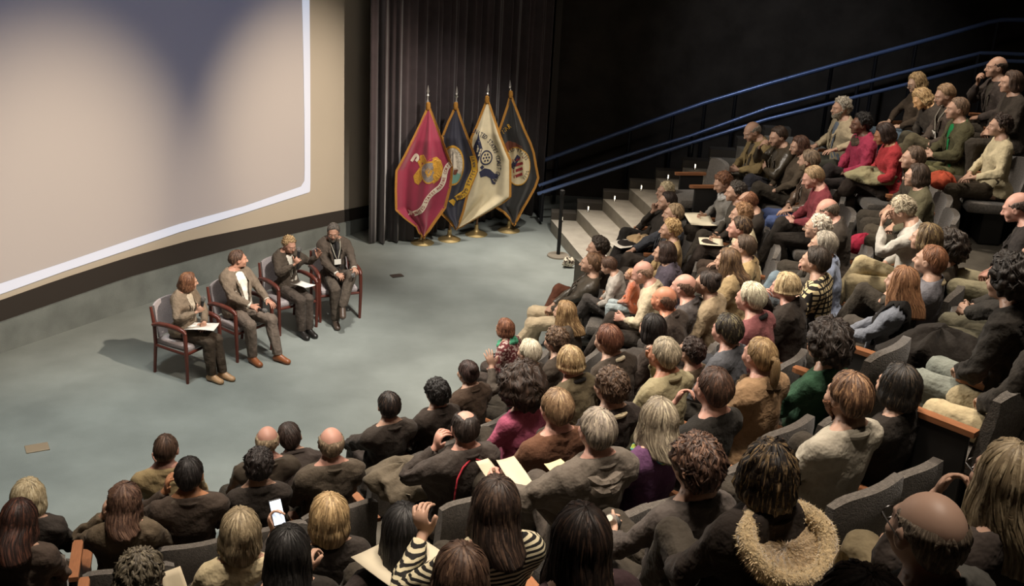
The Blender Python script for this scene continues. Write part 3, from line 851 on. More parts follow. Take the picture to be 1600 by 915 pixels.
def lift(h):
    # worn dark cloth is a warm charcoal, never pure black
    c = lin(h); y = .3*c[0]+.6*c[1]+.1*c[2]
    if y > .06: return h
    k = 1+1.1*(1-y/.06); c = [min(1, a*k) for a in c]
    return '#'+''.join('%02x' % int(round(255*(12.92*a if a <= .0031308 else 1.055*a**(1/2.4)-.055))) for a in (c[0]*1.06, c[1], c[2]*.94))
EXTRA = {}
def extra(f): EXTRA[f.__name__[2:]] = f; return f
@extra
def x_eyes(root, M):
    for s in (1, -1):
        e = link('eye', eye_mesh(), None, root)
        xfm(e, Xf(None, v3(.030*s,.0770,1.245)).then(M['head']))
@extra
def x_glasses(root, M, col='#2a2622'):
    mb = MB()
    for s in (1, -1):
        pts = [(s*.033+.023*math.cos(a), .103+.0*math.sin(a), 1.243+.019*math.sin(a)) for a in np.linspace(0, 2*math.pi, 15)]
        mb.tube(pts, .0022, 5, cap=False); mb.tube([(s*.056,.101,1.248),(s*.080,.03,1.250),(s*.084,-.02,1.243)], .0022, 5)
    mb.tube([(-.011,.105,1.248),(0,.108,1.251),(.011,.105,1.248)], .002, 5)
    g = mb.build('glasses', mat('glasses '+col, col, rough=.35), root, True); xfm(g, M['head'])
@extra
def x_beard(root, M, col='#4a3c30', long_=.006):
    V, T, W = TPL['body hi']
    x, y, z = np.abs(V[:, 0]), V[:, 1], V[:, 2]
    N = normals(V, T)
    a = np.arctan2(x, y+.01)
    up = np.interp(a, [0,.35,.7,1.25], [1.2035,1.200,1.205,1.24])
    mv = (z < up) & (z > 1.118) & (y > .0) & ~((x < .022) & (np.abs(z-1.1845) < .008))
    f = mv[T].all(1); ids = np.unique(T[f]); re = np.full(len(V), -1); re[ids] = np.arange(len(ids))
    P = V[ids]+N[ids]*long_
    me = npmesh('beard', P, re[T[f]]); o = link('beard', me, mat('beard '+col, col, rough=.9, noise=.5, scale=120, bump=1, bscale=150), root); xfm(o, M['head'])
    md = o.modifiers.new('s', 'SOLIDIFY'); md.thickness = .006; md.offset = -1
@extra
def x_hood(root, M, col='#565049'):
    # hood lying on the upper back: a folded ring of cloth
    mb = MB(); n = 40
    for (ry, rz, dz, r) in ((.115,.10,0,.030),(.10,.12,-.045,.034)):
        pts = []
        for k in range(n+1):
            t = 2*math.pi*k/n; pts.append((ry*math.sin(t)*1.05, -.075-rz*.72*math.cos(t)*(1 if math.cos(t) > 0 else .62), 1.075+dz-.055*max(0, math.cos(t))+.006*math.sin(5*t)))
        mb.tube(pts, [r*(1+.18*math.sin(7*k/n*6.28)) for k in range(n+1)], 8, cap=False)
    o = mb.build('hood', cloth(col), root, True); xfm(o, M['chest'])
@extra
def x_scarf(root, M, col='#5d6f6a', kind='plain', col2='#15130f', r=.030):
    mb = MB(); n = 36
    for dz, rr, k2 in ((0, .088, 1.), (-.028, .104, 1.1)):
        pts = [(rr*math.sin(t), -.045-rr*.86*math.cos(t)+.02*(math.cos(t) < 0), 1.085+dz-.035*(1-math.cos(t))/2+.008*math.sin(4*t+dz*90)) for t in np.linspace(0, 2*math.pi, n+1)]
        mb.tube(pts, [r*k2*(1+.22*math.sin(9*i/n*6.28+dz*60)) for i in range(n+1)], 8, cap=False)
    o = mb.build('scarf', cloth(col, kind, col2), root, True); xfm(o, M['chest'])
@extra
def x_collar(root, M, col='#8d8474', kind='plain', k=1.):
    mb = MB(); n = 28
    pts = [((.083+.012*(1-k))*math.sin(t), -.050-(.080+.008*(1-k))*math.cos(t), 1.092+.004*(1-k)-.034*(1-math.cos(t))/2) for t in np.linspace(-2.6, 2.6, n+1)]
    mb.tube(pts, [.017*k*(.4+.6*math.sin(math.pi*(i+.6)/(n+1.2))**.4) for i in range(n+1)], 8)
    o = mb.build('collar', cloth(col, kind), root, True); xfm(o, M['chest'])
@extra
def x_furcollar(root, M, col='#b9a37c'):
    # fur lined hood lying open on the back: a thick rim with tufts and a paler bowl
    rng = np.random.default_rng(4); mb = MB(); n = 60; pts = []; rs = []
    for k in range(n+1):
        t = 2*math.pi*k/n; c = math.cos(t)
        pts.append((.170*math.sin(t), -.175-.125*c, 1.055-.085*max(0, c)+.045*max(0, -c))); rs.append(.038)
    mb.tube(pts, rs, 10, cap=False)
    o = mb.build('hood_rim', cloth(col, 'fuzzy'), root, True); xfm(o, M['chest'])
    V = []; F = []
    for _ in range(6500):
        k = rng.uniform(0, n); i = int(k); b = Vector(pts[i]).lerp(Vector(pts[i+1]), k-i)
        d = Vector(rng.normal(size=3)).normalized(); s = b+d*.036; e = b+d*(.036+rng.uniform(.008,.019))+Vector((0,0,-.006)); w = d.cross(Vector(rng.normal(size=3))).normalized()*.0021
        j = len(V); V += [(s-w)[:], (s+w)[:], e[:]]; F.append((j, j+1, j+2))
    me = bpy.data.meshes.new('fur_tufts'); me.from_pydata(V, [], F); f = link('fur_tufts', me, mat('fur '+col, '#d3bf98', rough=.9), root); xfm(f, M['chest']); f['kind'] = 'stuff'
    b2 = MB(); m = 8; R = []
    for j in range(m+1):
        for k in range(n):
            t = 2*math.pi*k/n; c = math.cos(t); f2 = 1-j/m
            R.append((.165*math.sin(t)*f2, -.175-.12*c*f2, 1.050-.08*max(0, c)*f2+.04*max(0, -c)*f2-.03*(1-f2*f2)+.006*math.sin(k*1.7+j)))
    b2.V = R; b2.F = [(j*n+k, j*n+(k+1) % n, (j+1)*n+(k+1) % n, (j+1)*n+k) for j in range(m) for k in range(n)]
    o2 = b2.build('hood_lining', cloth('#a48e6c', 'fuzzy'), root, True); xfm(o2, M['chest'])
@extra
def x_cords(root, M, col='#a83440'):
    for s in (1, -1):
        mb = MB(); mb.tube([(s*.02,-.135,1.075),(s*.075,-.150,1.045),(s*.115,-.165,.98),(s*.125,-.172,.88),(s*.12,-.165,.78)], .006, 6)
        o = mb.build('piping', cloth(col), root, True); xfm(o, M['chest'])
@extra
def x_lanyard(root, M, col='#b9b3a2', badge=True):
    mb = MB()
    for s in (1, -1): mb.tube([(s*.065,-.08,1.118),(s*.075,.02,1.085),(s*.055,.105,.98),(s*.012,.135,.84)], .005, 6)
    o = mb.build('lanyard', cloth(col), root, True); xfm(o, M['chest'])
    if badge:
        b = MB().box((0,.152,.80), (.095,.005,.075)).build('name_badge', mat('badge card', '#e9e6dc', rough=.4), root); xfm(b, M['chest'])
@extra
def x_tie(root, M, col='#1c1a1c'):
    mb = MB(); mb.tube([(0,.055,1.055),(0,.088,1.02),(0,.112,.94),(0,.118,.86),(0,.118,.78)], [.013,.011,.016,.020,.012], 8)
    o = mb.build('tie', cloth(col), root, True); xfm(o, M['chest'])
@extra
def x_watch(root, M, side='L', col='#c9c4ba'):
    s = 1 if side == 'R' else -1; w = J['wri']*v3(s,1,1); mb = MB()
    pts = [(w[0]+.030*math.cos(t), w[1]-.012, w[2]+.026*math.sin(t)) for t in np.linspace(0, 2*math.pi, 17)]
    mb.tube(pts, .006, 6, cap=False); o = mb.build('wristband', mat('band '+col, col, rough=.35, metal=.6), root, True); xfm(o, M['farm'+side])
@extra
def x_scrunchie(root, M, col='#d9cba6'):
    mb = MB(); rng = np.random.default_rng(2)
    for k in range(9):
        a = k*.7; mb.lathe([(.0005,-.012),(.011,-.007),(.013,.001),(.010,.009),(.0005,.013)], (-.105+.022*math.cos(a), -.055+.012*math.sin(a*2), 1.29+.022*math.sin(a)), 8)
    o = mb.build('scrunchie', mat('scrunchie', col, rough=.8), root, True); xfm(o, M['head'])
@extra
def x_cap(root, M, col='#15140f', col2=None):
    mb = MB(); mb.lathe([(.092,-.01),(.095,.03),(.080,.075),(.045,.098),(.001,.104)], (0,-.026,1.275), 20)
    mb.box((0,.105,1.272), (.12,.08,.008), bev=.003); o = mb.build('cap', cloth(col2 or col), root, True); xfm(o, M['head'])
@extra
def x_sleevecuff(root, M, col='#d8d3c6'):
    for n, s in (('R',1),('L',-1)):
        w = J['wri']*v3(s,1,1); d = (J['wri']-J['elb'])*v3(s,1,1); d = d/np.linalg.norm(d)
        mb = MB(); mb.tube([w-d*.03, w-d*.002], .040, 12); o = mb.build('cuff', cloth(col), root, True); xfm(o, M['farm'+n])

@extra
def x_vest(root, M, col='#181614'):
    # sleeveless quilted vest: torso only, worn over the sleeves
    V, T, W = TPL['coat hi']; arm = W[:, [BN.index(a+n) for a in ('uarm','farm') for n in 'RL']].sum(1)
    f = (arm < .55)[T].all(1); ids = np.unique(T[f]); re = np.full(len(V), -1); re[ids] = np.arange(len(ids))
    P = skin(shape(V, 'f', 0), W, M)[ids]
    o = link('vest', npmesh('vest', P, re[T[f]]), cloth(col), root); md = o.modifiers.new('s', 'SOLIDIFY'); md.thickness = .01; md.offset = -1
# ------------------------------------------------------------------ the hall
C0 = Vector((-4.58,12.5,0)); R0, PITCHR, RISE = 5.5, .78, .36
def S(o): o['kind'] = 'structure'; return o
M_CARPET = mat('stage carpet', '#808682', rough=.95, noise=.13, scale=1.7, bump=.35, bscale=160, spec=.1)
M_AISLE = mat('aisle carpet', '#a09a8e', rough=.95, noise=.12, scale=6, bump=.35, bscale=150, spec=.1)
M_TIER = mat('tier carpet', '#5b574f', rough=.95, noise=.2, scale=5, bump=.4, bscale=120, spec=.1)
M_WALL = mat('dark wall', '#39342f', rough=.9, noise=.25, scale=3, bump=.2, bscale=40, spec=.2)
M_BLACK = mat('matt black', '#0d0c0b', rough=.7)
M_RISER = mat('riser carpet', '#6d726f', rough=.95, noise=.2, scale=3, bump=.4, bscale=90, spec=.1)
M_BAND = mat('screen base felt', '#2c2621', rough=.95)
M_CEIL = mat('ceiling paint', '#141312', rough=.9)

S(MB().box((-2,9.5,-.1), (24,26,.2)).build('floor', M_CARPET))
S(MB().box((-2,9.5,9.1), (24,26,.2)).build('ceiling', M_CEIL))
S(MB().box((-2,-2.6,4.5), (24,.2,9.2)).build('wall_back', M_WALL))
S(MB().box((9.6,9.5,4.5), (.2,26,9.2)).build('wall_right', M_WALL))
S(MB().box((-13.6,9.5,4.5), (.2,26,9.2)).build('wall_left', M_WALL))
S(MB().box((-2,21.4,4.5), (24,.2,9.2)).build('wall_far', M_WALL))
# dark side wall beyond the stairs, its end showing as a pale edge beside the curtain
pe = at_y(866, 120, 18.9)
S(MB().box(((pe.x+9.5)/2, 19.1, 4.5), (9.5-pe.x, .4, 9.0)).build('wall_side', M_WALL))
S(MB().box((pe.x+.012, 18.86, 4.5), (.10,.09,9.0)).build('trim_1', mat('edge trim', '#45403b', rough=.8)))

# screen: a straight run on plan from SA to SB, its foot on a carpeted riser with a dark felt band between
SA = Vector((-5.44,11.56,0)); SB = Vector((-2.07,16.77,0)); SD = (SB-SA).normalized(); SN = Vector((SD.y, -SD.x, 0))
def scr(s, z, off=0.): return SA+SD*s+SN*off+Vector((0,0,z))
def at_scr(x, y): return at_plane(x, y, SA+SN*.03, SN)
s0, s1 = -6.5, 7.2
s0, s1 = -6.5, 7.2
FELT = ([-6.5,0,.83,1.7,2.7,3.75,5,6.2,7.2], [.48,.57,.61,.63,.61,.53,.43,.32,.28]); GREY = ([-6.5,0,1.7,2.7,3.75,5,6.2,7.2], [.28,.34,.39,.36,.32,.24,.16,.12])
def wall_strip(name, z0, z1, off, th, m):
    """run of wall along the screen line; z0, z1 are numbers or (s, z) profiles"""
    f = lambda q, s: float(np.interp(s, *q)) if isinstance(q, tuple) else q
    mb = MB(); n = 48
    for i in range(n+1):
        s = s0+(s1-s0)*i/n
        for z, o in ((f(z0, s), off), (f(z1, s), off), (f(z1, s), off-th), (f(z0, s), off-th)): mb.V.append(scr(s, z, o)[:])
    for i in range(n):
        for k in range(4):
            k2 = (k+1) % 4; mb.F.append((i*4+k, i*4+k2, (i+1)*4+k2, (i+1)*4+k))
    mb.F.append((0,3,2,1)); mb.F.append((n*4, n*4+1, n*4+2, n*4+3))
    return mb.build(name, m)
S(wall_strip('trim_2', 0., GREY, .06, .4, M_RISER))
S(wall_strip('trim_3', GREY, FELT, .03, .3, M_BAND))
sm = mat('screen cloth', '#b5ab9b', rough=.9, noise=.03, scale=.8, spec=.1)
scrn = wall_strip('projection_screen', FELT, 8.9, .02, .2, sm); tag(scrn, 'wide cream projection screen standing behind the four seated speakers', 'screen')
# projected slide: a faint blue field inside a pale border; thrown light, so it emits
def quad_on_screen(name, px, m, off):
    V = [(at_scr(x, y)+SN*off)[:] for x, y in px]; n = len(V)//2
    F = [(i, i+1, n+i+1, n+i) for i in range(n-1)]
    me = bpy.data.meshes.new(name); me.from_pydata(V, [], F); me.update()
    return link(name, me, m, scrn)
def glow(name, col, st):
    m = bpy.data.materials.new(name); m.use_nodes = True; nt = m.node_tree; b = nt.nodes['Principled BSDF']
    b.inputs['Base Color'].default_value = (*lin('#b5ab9b'), 1); b.inputs['Roughness'].default_value = .9
    b.inputs['Emission Color'].default_value = (*lin(col), 1); b.inputs['Emission Strength'].default_value = st
    return m
inner = [(469,-120),(471,0),(473,90),(474.5,180),(475,262),(474.5,282),(469,291)]
outer = [(483,-120),(482.5,0),(483.5,90),(484,180),(484,285),(483.5,298),(482,300)]
low_i = [(469,291),(380,321.6),(280,349),(200,375),(100,409),(0,442),(-130,487)]
low_o = [(482,300),(380,332.5),(280,362),(200,389.5),(100,423),(0,459),(-130,505)]
m_line = glow('projected line', '#c0d2f0', .62)
quad_on_screen('projected_border', inner+low_i[1:]+outer+low_o[1:], m_line, .012)
fld = inner[::-1]; fieldV = inner+low_i[1:]
m_field = glow('projected field', '#52699e', .25)
far = [(-140, -120+i*(487+120)/(len(fieldV)-1)) for i in range(len(fieldV))]
quad_on_screen('projected_field', fieldV+far, m_field, .006)

# curtain: deep pleats on a bent run, nearer at its left end
M_CURT = mat('curtain cloth', '#43393b', rough=.8, noise=.15, scale=6, sheen=.4, spec=.2)
run = [Vector(p) for p in ((-2.06,15.86),(-1.62,15.98),(-1.28,16.4),(-.9,16.95),(-.2,17.45),(.36,17.8))]
L = [0.]
for a, b in zip(run, run[1:]): L.append(L[-1]+(b-a).length)
mb = MB(); n = 460
for i in range(n+1):
    s = L[-1]*i/n; k = max(j for j in range(len(L)-1) if L[j] <= s+1e-6); t = (s-L[k])/(L[k+1]-L[k])
    p = run[k].lerp(run[k+1], t); d = (run[k+1]-run[k]).normalized(); nn = Vector((d.y, -d.x))
    wv = .055*math.sin(s*34+1.5*math.sin(s*5.1))+.03*math.sin(s*61+2)+.02*math.sin(s*13)
    q = p+nn*wv
    for z, f in ((0.02,1.15),(2.2,1.),(5.,.9),(8.9,.8)): mb.V.append((p.x+(q.x-p.x)*f, p.y+(q.y-p.y)*f, z))
for i in range(n):
    for k in range(3): mb.F.append((i*4+k, (i+1)*4+k, (i+1)*4+k+1, i*4+k+1))
cu = mb.build('stage_curtain', M_CURT, None, True); tag(cu, 'tall pleated dark plum curtain hanging behind the four flags', 'curtain')
md = cu.modifiers.new('s', 'SOLIDIFY'); md.thickness = .012

# seating tiers: ring steps around the stage
def ring(k):
    mb = MB(); r0, r1 = R0+PITCHR*k-.50, R0+PITCHR*(k+1)-.48; z = RISE*k; poly = []
    def arc(r):
        ymax = 14.62; a1 = math.asin(min(1, (ymax-C0.y)/r)); a0 = math.radians(-112)
        return [(C0.x+r*math.cos(a), C0.y+r*math.sin(a)) for a in np.linspace(a0, a1, 60)]
    A, B = arc(r0), arc(r1); n = len(A)
    for (x, y) in A: mb.V += [(x, y, 0), (x, y, z)]
    for (x, y) in B: mb.V += [(x, y, 0), (x, y, z)]
    for i in range(n-1):
        a, b = 2*i, 2*(i+1); c, d = 2*n+a, 2*n+b
        mb.F += [(a, a+1, b+1, b), (a+1, c+1, d+1, b+1), (c, d, d+1, c+1)]
    mb.F += [(0, 2*n, 2*n+1, 1), (2*n-2, 2*n-1, 4*n-1, 4*n-2)]
    return S(mb.build('seating_tier', M_TIER))
for k in range(1, 11): ring(k)
# aisle stairs
st = S(MB().box((2.3,15.8,.02), (1.0,1.0,.04)).build('staircase', M_AISLE))
SK = .24   # the treads run slightly askew to the side wall
for j in range(1, 10):
    x0 = .52+.375*(j-1); z = .18*j; y0, y1 = 14.78, 16.90
    MB().prism([(x0+SK*(y1-y0), y0), (x0+SK*(y1-y0)+.60, y0), (x0+.60, y1), (x0, y1)], 0, z).build('step', M_AISLE, st)
    MB().box((x0+.19,17.0,(z+.11)/2), (.375,.20,z+.11)).build('stringer', mat('stringer felt', '#4b463f', rough=.95), st)
for j, o_ in zip(range(1, 7), ('lowest', 'second', 'third', 'fourth', 'fifth', 'sixth')):
    x0 = .52+.375*(j-1); z = .18*j
    e = empty('step_light', (x0+.16,16.80,z)); tag(e, f'small bright step light beside the {o_} stair up from the stage floor', 'light', 'step lights along the aisle stairs')
    MB().lathe([(.02,0),(.02,.012),(.012,.02),(.012,.09),(.006,.10)], n=10).build('stem', mat('chrome', '#c8c8c8', rough=.2, metal=1), e, True)
    MB().box((0,-.016,.06), (.014,.008,.05)).build('lens', mat('lens', '#fff4dd', emit='#fff0d0', strength=4.), e)

# hand rails: blue steel tubes with dark posts
M_RAIL = mat('blue rail', '#6f84b4', rough=.3, metal=.35); M_POST = mat('rail post', '#14151a', rough=.5)
def rail(name, label, px, Y, r, posts=(), foot=0.):
    e = empty(name, (0,0,0)); tag(e, label, 'railing')
    P = [at_y(x, y, Y) for x, y in px]; mb = MB(); mb.tube(P, r, 10); mb.build('rail', M_RAIL, e, True)
    for x in posts:
        for a, b in zip(px, px[1:]):
            if a[0] <= x <= b[0]:
                t = (x-a[0])/(b[0]-a[0]); q = at_y(x, a[1]+(b[1]-a[1])*t, Y)
                MB().tube([q, (q.x, q.y, max(0.05, q.z-1.0 if foot is None else foot))], .028, 8).build('post', M_POST, e, True)
rail('upper_rail', 'topmost blue handrail climbing the dark wall beyond the stairs', [(843,253),(900,232),(1000,196),(1100,161),(1200,131),(1300,103),(1400,76),(1480,54),(1545,35),(1566,31),(1640,31)], 18.3, .034, (870,985,1052,1102,1150,1300,1370,1432,1560), 0)
rail('middle_rail', 'middle blue handrail running up beside the aisle stairs', [(842,290),(900,269),(1000,236),(1080,212),(1200,169),(1300,143),(1400,116),(1500,91),(1532,83),(1560,83),(1640,87)], 17.55, .028, (846,1080,1340,1530), 0)
rail('lower_rail', 'lowest blue handrail, nearest the lit aisle steps', [(840,303),(900,283),(1000,250),(1036,237),(1080,223),(1200,186),(1300,161),(1420,131),(1500,110),(1556,95),(1640,97)], 17.2, .028, (848,1082,1342,1540), 0)

# stanchion at the foot of the stairs
b = at_z(872, 400, 0); e = empty('stanchion', b); tag(e, 'black stanchion post on a round base at the foot of the aisle stairs', 'stanchion')
MB().lathe([(.155,0),(.155,.012),(.15,.022),(.04,.03),(.001,.03)], n=28).build('base', mat('stanchion base', '#8c8375', rough=.45, metal=.3), e, True)
MB().tube([(0,0,.025),(0,0,.93)], .026, 14).build('post', M_BLACK, e, True)
MB().lathe([(.034,.90),(.034,.955),(.02,.965),(.001,.966)], n=16).build('cap', M_BLACK, e, True)
# floor boxes set in the carpet
for (x, y, col, lab, dims) in ((58,700,'#9b8b73','brass floor box cover in the carpet near the front left seats',(.20,.15)), (620,431,'#4d4a44','small dark floor box cover in the carpet right of the speakers',(.16,.11))):
    p = at_z(x, y, 0); o = MB().box((0,0,.004), (dims[0], dims[1], .012), bev=.003).build('floor_box', mat('floor box '+col, col, rough=.4, metal=.4), None); o.location = p; o.rotation_euler = (0,0,.5); tag(o, lab, 'floor box')
# ------------------------------------------------------------------ four service flags on brass stands
M_GOLD = mat('gold fringe', '#b07a2c', rough=.7, noise=.4, scale=180, bump=.8, bscale=220)
M_BRASS = mat('brass', '#e2c68c', rough=.38, metal=.85); M_CHROME = mat('polished finial', '#d0ccc6', rough=.4, metal=.8); M_POLE = mat('flag pole', '#8a5f38', rough=.35)
_glyph = {}
def glyph(ch):
    if ch not in _glyph:
        cu = bpy.data.curves.new('glyph', 'FONT'); cu.body = ch; cu.size = 1; cu.align_x = 'CENTER'; cu.resolution_u = 2
        o = bpy.data.objects.new('glyph', cu); COL.objects.link(o)
        me = o.evaluated_get(bpy.context.evaluated_depsgraph_get()).to_mesh()
        _glyph[ch] = ([v.co[:] for v in me.vertices], [tuple(p.vertices) for p in me.polygons]); bpy.data.objects.remove(o); bpy.data.curves.remove(cu)
    return _glyph[ch]
def along(path, n):
    P = [np.array(p, float) for p in path]; L = np.cumsum([0]+[np.linalg.norm(b-a) for a, b in zip(P, P[1:])])
    return [np.array([np.interp(t, L, [p[0] for p in P]), np.interp(t, L, [p[1] for p in P])]) for t in np.linspace(0, L[-1], n)], L[-1]
def smooth(path, k=3):
    P = [np.array(p, float) for p in path]
    for _ in range(k):
        Q = [P[0]]
        for a, b in zip(P, P[1:]): Q += [a*.75+b*.25, a*.25+b*.75]
        P = Q+[P[-1]]
    return P
class Flag:
    def __init__(s, label, base, top, L, R, col, folds, seed):
        s.base = at_z(base[0], base[1], 0); n = (EYEPT-s.base); n.z = 0; s.n = n.normalized(); s.L, s.R, s.folds, s.seed = L, R, folds, seed
        s.root = empty('service_flag', s.base); tag(s.root, label, 'flag', 'service flags in front of the curtain')
        s.tp = at_plane(top[0], top[1], s.base, s.n)
        loc = lambda p: (Vector(p)-s.base)
        mb = MB().lathe([(.165,0),(.165,.008),(.12,.03),(.05,.055),(.03,.09),(.028,.15),(.017,.16)], n=28); mb.build('stand', M_BRASS, s.root, True)
        t = loc(s.tp); f = t*(1-.24/t.length)
        MB().tube([(0,0,.03), f], .016, 12).build('pole', M_POLE, s.root, True)
        R3 = t.to_track_quat('Z', 'Y').to_matrix()
        MB().lathe([(.018,0),(.022,.03),(.012,.05),(.012,.09),(.024,.11),(.010,.13),(.020,.165),(.001,.25)], f, 12, R3).build('finial', M_CHROME, s.root, True)
        if seed % 2 == 0: MB().box(f+R3 @ Vector((0,0,.15)), (.11,.03,.02), R3, .008).build('finial_wings', M_CHROME, s.root)
        mb = MB(); rows, cols = 64, 40; y0, y1 = L[0][0], L[-1][0]
        for j in range(rows+1):
            y = y0+(y1-y0)*j/rows
            for i in range(cols+1):
                l, r = s.edge(y); x = l+(r-l)*i/cols; mb.V.append(s.surf(x, y)[:])
        m = cols+1
        for j in range(rows):
            for i in range(cols): a = j*m+i; mb.F.append((a, a+1, a+m+1, a+m))
        c = mb.build('cloth', mat('flag '+col, col, rough=.62, noise=.08, scale=8, sheen=.3), s.root, True); s.cloth = c
        md = c.modifiers.new('s', 'SOLIDIFY'); md.thickness = .004; md.offset = -1
        # fringe all round, a tassel knot at the head
        out = [(x, y) for y, x in L]+[(x, y) for y, x in R[::-1]]
        s.ribbon('fringe', out, 3.6, M_GOLD, .004, sm=0)
        k = s.surf(L[0][1]+1, L[0][0]-3, .01); MB().lathe([(.001,-.06),(.028,-.045),(.035,0),(.028,.045),(.001,.06)], k, 12).build('head_knot', M_GOLD, s.root, True)
    def edge(s, y): return np.interp(y, [a for a, _ in s.L], [b for _, b in s.L]), np.interp(y, [a for a, _ in s.R], [b for _, b in s.R])
    def surf(s, x, y, lay=0.):
        l, r = s.edge(y); t = (x-l)/max(r-l, 1.); v = (y-s.L[0][0])/(s.L[-1][0]-s.L[0][0])
        w = max(r-l, 4)/90.; A = .060*min(1, v*3+.05)*min(1, w+.2)
        d = A*math.sin(t*math.pi*2*s.folds+s.seed*1.7+v*1.3)+.3*A*math.sin(t*math.pi*2*s.folds*2.3+s.seed)
        return at_plane(x, y, s.base, s.n)+s.n*(d+.02+.10*min(1, v*4)+lay)-s.base
    def flat(s, name, V, F, m, lay):
        me = bpy.data.meshes.new(name); me.from_pydata([s.surf(x, y, lay)[:] for x, y in V], [], F); me.update()
        o = link(name, me, m, s.root); md = o.modifiers.new('s', 'SOLIDIFY'); md.thickness = .003; md.offset = 0; return o
    def ribbon(s, name, path, w, m, lay, sm=2):
        P, ln = along(smooth(path, sm) if sm else path, max(16, int(len(path)*12))); V = []; F = []
        for i, p in enumerate(P):
            d = P[min(i+1, len(P)-1)]-P[max(i-1, 0)]; d = d/max(np.linalg.norm(d), 1e-6); nn = np.array([-d[1], d[0]])
            V += [tuple(p-nn*w/2), tuple(p), tuple(p+nn*w/2)]
        for i in range(len(P)-1):
            for k in (0, 1): a = i*3+k; F.append((a, a+1, a+4, a+3))
        return s.flat(name, V, F, m, lay)
    def disc(s, name, c, rx, ry, m, lay, r0=0., rot=0., a0=0., a1=2*math.pi):
        V = []; F = []; n, k = 40, 6; cr, sr = math.cos(rot), math.sin(rot)
        for j in range(k+1):
            q = r0+(1-r0)*j/k
            for i in range(n+1):
                a = a0+(a1-a0)*i/n; x, y = rx*q*math.cos(a), ry*q*math.sin(a); V.append((c[0]+x*cr-y*sr, c[1]+x*sr+y*cr))
        m2 = n+1
        for j in range(k):
            for i in range(n): a = j*m2+i; F.append((a, a+1, a+m2+1, a+m2))
        return s.flat(name, V, F, m, lay)
    def poly(s, name, pts, m, lay):
        bm = bmesh.new(); f = bm.faces.new([bm.verts.new((x, y, 0)) for x, y in pts]); bmesh.ops.triangulate(bm, faces=[f])
        bmesh.ops.subdivide_edges(bm, edges=bm.edges[:], cuts=2, use_grid_fill=True); bm.verts.index_update()
        V = [(v.co.x, v.co.y) for v in bm.verts]; F = [tuple(v.index for v in f.verts) for f in bm.faces]; bm.free()
        return s.flat(name, V, F, m, lay)
    def text(s, name, txt, path, h, m, lay):
        P, ln = along(smooth(path, 2), 200); V = []; F = []
        for i, ch in enumerate(txt):
            if ch == ' ': continue
            k = (i+.5)/len(txt)*199; a = P[int(k)]; d = P[min(199, int(k)+4)]-P[max(0, int(k)-4)]; d = d/np.linalg.norm(d); nn = np.array([d[1], -d[0]])
            gv, gf = glyph(ch); b = len(V)
            V += [tuple(a+d*(x*h*.95)+nn*((y-.33)*h*1.35)) for x, y, _ in gv]; F += [tuple(q+b for q in f) for f in gf]
        return s.flat(name, V, F, m, lay)
c_gold = mat('gold thread', '#c08f35', rough=.5, noise=.3, scale=60); c_white = mat('white thread', '#d9cdb8', rough=.8); c_grey = mat('grey thread', '#857c76', rough=.8, noise=.3, scale=60)
c_ink = mat('dark thread', '#1a1820', rough=.8); c_red = mat('red thread', '#8a2a2c', rough=.8); c_teal = mat('teal thread', '#6f9a8c', rough=.8); c_sky = mat('sky thread', '#b9ae9c', rough=.8, noise=.35, scale=40)
c_yel = mat('yellow thread', '#c79a30', rough=.7); c_navy = mat('navy thread', '#2b2c44', rough=.8); c_brown = mat('brown thread', '#6d3d2c', rough=.8); c_cream = mat('cream thread', '#cdbd98', rough=.8)

f1 = Flag('crimson flag with gold eagle, globe and anchor and a white scroll, left of the four', (660,379), (669,134),
    [(168,668),(190,658),(215,645),(240,632),(262,620),(290,619),(322,619.5),(336,634),(349,651),(358,655),(366,661)],
    [(168,671),(190,680),(215,690),(240,699),(258,706),(275,705),(290,703),(320,695),(345,677),(366,663)], '#8f2540', 1.6, 1)
f1.poly('eagle_wing', [(664,250),(672,243),(682,242),(689,248),(692,258),(691,270),(685,279),(677,284),(684,272),(686,260),(680,250)], c_gold, .006)
f1.poly('eagle_head', [(656,240),(662,238),(667,246),(664,252),(657,249)], c_gold, .007)
f1.poly('anchor', [(646,272),(652,268),(656,258),(652,248),(658,247),(661,262),(659,278),(654,285),(648,282)], c_gold, .006)
f1.disc('globe', (671,264), 12.5, 16, c_grey, .008); f1.disc('globe_rim', (671,264), 14, 17.5, c_gold, .009, r0=.88)
f1.poly('globe_land', [(664,262),(669,256),(676,262),(674,268),(668,271)], c_gold, .010)
f1.ribbon('motto_scroll', [(643,250),(647,243),(651,238),(654,244),(650,249)], 4, c_white, .008)
sp1 = [(646,330),(656,325),(663,316),(667,306),(676,298),(687,291),(693,281),(695,268),(698,259),(704,253)]
f1.ribbon('scroll', sp1, 8, c_white, .009); f1.poly('scroll_tail', [(637,325),(645,327),(644,333),(638,333),(640,329)], c_white, .009)
f1.text('scroll_lettering', 'UNITED STATES MARINE CORPS', sp1, 5.2, c_red, .0125)

